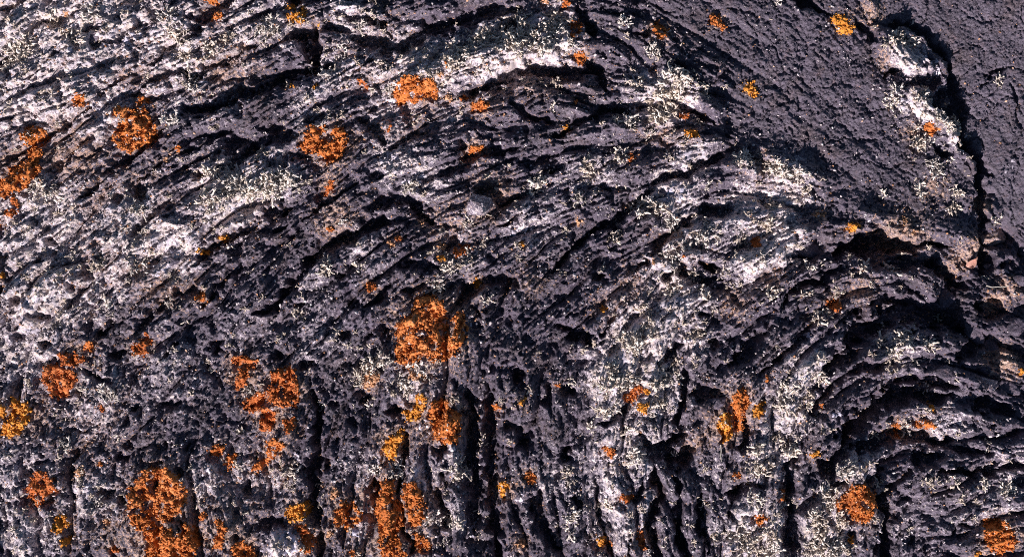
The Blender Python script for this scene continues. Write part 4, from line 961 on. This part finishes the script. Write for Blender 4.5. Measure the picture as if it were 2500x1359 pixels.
for q_, (x, y, rx, ry, h, tr, mi, nm, lab) in enumerate(STONES):
    o = add_obj(nm, stone_mesh(rx, ry, h, tr, 300 + q_, SM[mi]), None, W(x, y, float(np.min(hz(x + np.array([0, rx, -rx, 0, 0]) * .5, y + np.array([0, 0, 0, ry, -ry]) * .5))) + 2))
    tag(o, lab, "stone" if nm == "stone" else "pebble", "loose stones in the cracks")

# ------------------------------------------------------------------ dried leaf and stalks
def leaf():
    # a curled scrap, tapering to a point at the upper right, dark hollow on its upper side
    n, m = 12, 7
    P = []
    for i in range(n):
        t = i / (n - 1)
        cxp = -10 + 21 * t; cyp = -12 + 26 * t ** 1.2
        w = 13 * math.sin(min(1, t * 1.0 + .18) * math.pi) ** .8 * (1 - .25 * t) + 1
        for j in range(m):
            s_ = (j / (m - 1) - .5) * 2
            P.append((cxp + s_ * w * .75, cyp - s_ * w * .35, 9 + 10 * (s_ * s_) * .8 + 5 * t + 1.2 * math.sin(5 * t + 3 * s_)))
    P = np.array(P); idx = np.arange(n * m).reshape(n, m)
    F1 = np.stack([idx[:-1, :-1], idx[:-1, 1:], idx[1:, 1:], idx[1:, :-1]], -1).reshape(-1, 4)
    P2 = P - np.array([0, 0, 1.4]); N_ = len(P)
    rim = [idx[0, k] for k in range(m)] + [idx[k, m - 1] for k in range(1, n)] + [idx[n - 1, k] for k in range(m - 2, -1, -1)] + [idx[k, 0] for k in range(n - 2, 0, -1)]
    rim = np.array(rim); r2 = np.roll(rim, -1)
    F2 = F1[:, ::-1] + N_; F3 = np.stack([rim, rim + N_, r2 + N_, r2], -1)
    root = add_obj("dried_leaf", make_mesh("dried_leaf", np.concatenate([P, P2]) * S, np.concatenate([F1, F2, F3]), [M_LEAF]), None, W(2378, 640, float(hz(2378, 640))))
    tag(root, "curled pinkish dried leaf scrap in the brown crevice at right", "leaf")
leaf()
def stalk(pts, r, lab, nm="dry_stalk", lift=5):
    pts = np.array([(x, y, float(hz(x, y)) + lift) for x, y in pts])
    z = pts[:, 2]; pts[:, 2] = np.maximum(z, np.convolve(np.pad(z, 1, mode='edge'), [1 / 3] * 3, 'valid'))
    o0 = pts[0].copy(); P = []; K = 5; n = len(pts)
    for k in range(n):
        t = pts[min(k + 1, n - 1)] - pts[max(k - 1, 0)]; t /= np.linalg.norm(t)
        u = np.cross(t, [0, 0, 1.0]); u /= np.linalg.norm(u); v = np.cross(u, t)
        for a in range(K):
            an = 2 * np.pi * a / K
            P.append(pts[k] + r * (1 - .4 * k / n) * (np.cos(an) * u + np.sin(an) * v))
    P = to_world(np.array(P), o0[0], o0[1], o0[2])
    idx = np.arange(n * K).reshape(n, K)
    F_ = np.stack([idx[:-1], np.roll(idx, -1, 1)[:-1], np.roll(idx, -1, 1)[1:], idx[1:]], -1).reshape(-1, 4)
    o = add_obj(nm, make_mesh(nm, P, F_, [M_TWIG]), None, W(*o0))
    tag(o, lab, "stalk", "dry stalks lying on the lava")
stalk([(2412,697),(2425,701),(2438,700),(2452,701),(2464,697)], 1.4, "thin pale stalk lying level above the tan earth patch")
stalk([(2404,676),(2412,673),(2417,680),(2424,679)], 1.4, "short bent pale stalk below right of the dried leaf")
stalk([(791,305),(790,312),(795,318),(803,318)], 1.5, "pale curled thread lying on the ragged orange patch", lift=8)
stalk([(1632,186),(1627,168),(1626,160),(1635,150)], 2.2, "tall single pale stem standing on the spiky hump, black shadow behind", lift=14)
stalk([(1909,752),(1910,742),(1915,733),(1920,728)], 1.5, "curled pale thread at the left end of a black crack", lift=4)
stalk([(1756,1082),(1757,1096),(1756,1110),(1757,1122)], 1.4, "straight pale stalk below the amber patch at lower right", lift=4)
stalk([(1513,1004),(1518,1010),(1520,1018)], 1.2, "tiny pale stalk below the snow-white crust", lift=6)
stalk([(2193,620),(2210,618),(2230,618)], 1.2, "level pale thread in the black ledge shadow at right", lift=10)

# ------------------------------------------------------------------ uncountable crumbs
def crumbs(name, n, dens, mats, rlo, rhi, lab, cat, seed, lean=1.0, hh=1.2):
    r_ = np.random.RandomState(seed)
    px = r_.uniform(-40, 2540, n * 6); py = r_.uniform(-40, 1400, n * 6)
    dn = bil(dens, px, py) * np.clip(.6 + 1.3 * pnoise(px, py, 60, seed % 50) + .9 * pnoise(px, py, 22, seed % 50 + 1), 0, 1.6)
    k = r_.rand(n * 6) < dn * .55
    px, py = px[k][:n], py[k][:n]
    r = rlo + (rhi - rlo) * r_.rand(len(px)) ** 2.2
    P, Q, T = granules(px, py, r, r * r_.uniform(.7, hh, len(px)) + 1, lean)
    o = add_obj(name, make_mesh(name, to_world(P, CX, CY, 0), [Q, T], mats))
    tag(o, lab, cat, None, "stuff")
    return len(px)
n1_ = crumbs("lichen_crumbs", 14000, np.clip(D_CRUST - .08, 0, 1), [M_CRUMB], 1.3, 3.8, "pale crumbs of crust lichen speckling the lava", "lichen", 5)
n2_ = crumbs("tan_crumbs", 6500, np.clip(D_TAN + cut / 60, 0, 1), [M_TANCRUMB], 1.2, 3.2, "tan and rusty crumbs speckling the lava", "lichen", 8)
n3_ = crumbs("rock_grit", 7000, np.clip(.18 + .25 * D_SLAB + cut / 22, 0, 1.2), [M_STONE], 1.5, 5.0, "loose dark grit scattered over the lava", "grit", 11, .6, .9)

def fuzz():
    A = np.zeros_like(X)
    for (tx, ty, reach) in TUFTS:
        R = reach * 1.5 + 8
        x0, x1 = np.searchsorted(gx, [tx - 2 * R, tx + 2 * R]); y0, y1 = np.searchsorted(gy, [ty - 2 * R, ty + 2 * R])
        sl = (slice(y0, y1), slice(x0, x1))
        A[sl] += np.exp(-((X[sl] - tx) ** 2 + (Y[sl] - ty) ** 2) / (R * R))
    A = np.clip(A * .35, 0, .8) + .16 * np.clip(D_CRUST - .3, 0, 1)
    r_ = np.random.RandomState(77)
    small = [branch_mesh(200 + k, 20) for k in range(8)]
    n = 120000
    px = r_.uniform(-20, 2520, n); py = r_.uniform(-20, 1380, n)
    k = r_.rand(n) < bil(A, px, py) * np.clip(.5 + 1.4 * pnoise(px, py, 34, 15), 0, 1.4) * .55
    px, py = px[k][:2200], py[k][:2200]
    # little rosettes on the crests
    cxs = r_.uniform(-10, 2510, 40000); cys = r_.uniform(-10, 1370, 40000)
    ok = r_.rand(40000) < np.clip(bil(D_CRUST, cxs, cys) - .22, 0, 1) * np.clip(.3 + bil(crest, cxs, cys), 0, 1) * np.clip(.5 + 1.5 * pnoise(cxs, cys, 90, 18), 0, 1.3)
    cxs, cys = cxs[ok][:520], cys[ok][:520]
    for x, y in zip(cxs, cys):
        m_ = r_.randint(5, 11); a = r_.rand(m_) * 6.28; q = r_.uniform(1, 7, m_)
        px = np.concatenate([px, x + q * np.cos(a)]); py = np.concatenate([py, y + q * np.sin(a)])
    pz = hz(px, py)
    Vs, Fs, base = [], [], 0
    for x, y, z in zip(px, py, pz):
        v, f = small[r_.randint(8)]
        ln = r_.uniform(.42, .95)
        v = tilted(rotz(v, r_.rand() * 6.28) * np.array([ln * .75 + .15, ln * .75 + .15, ln]), math.radians(r_.uniform(25, 85)), r_.rand() * 6.28) + np.array([x - CX, CY - y, z])
        Vs.append(v); Fs.append(f + base); base += len(v)
    o = add_obj("lichen_branchlets", make_mesh("lichen_branchlets", np.concatenate(Vs) * S, np.concatenate(Fs), [M_TUFT]))
    tag(o, "tangled pale lichen branchlets strewn between the tufts", "lichen", None, "stuff")
fuzz()
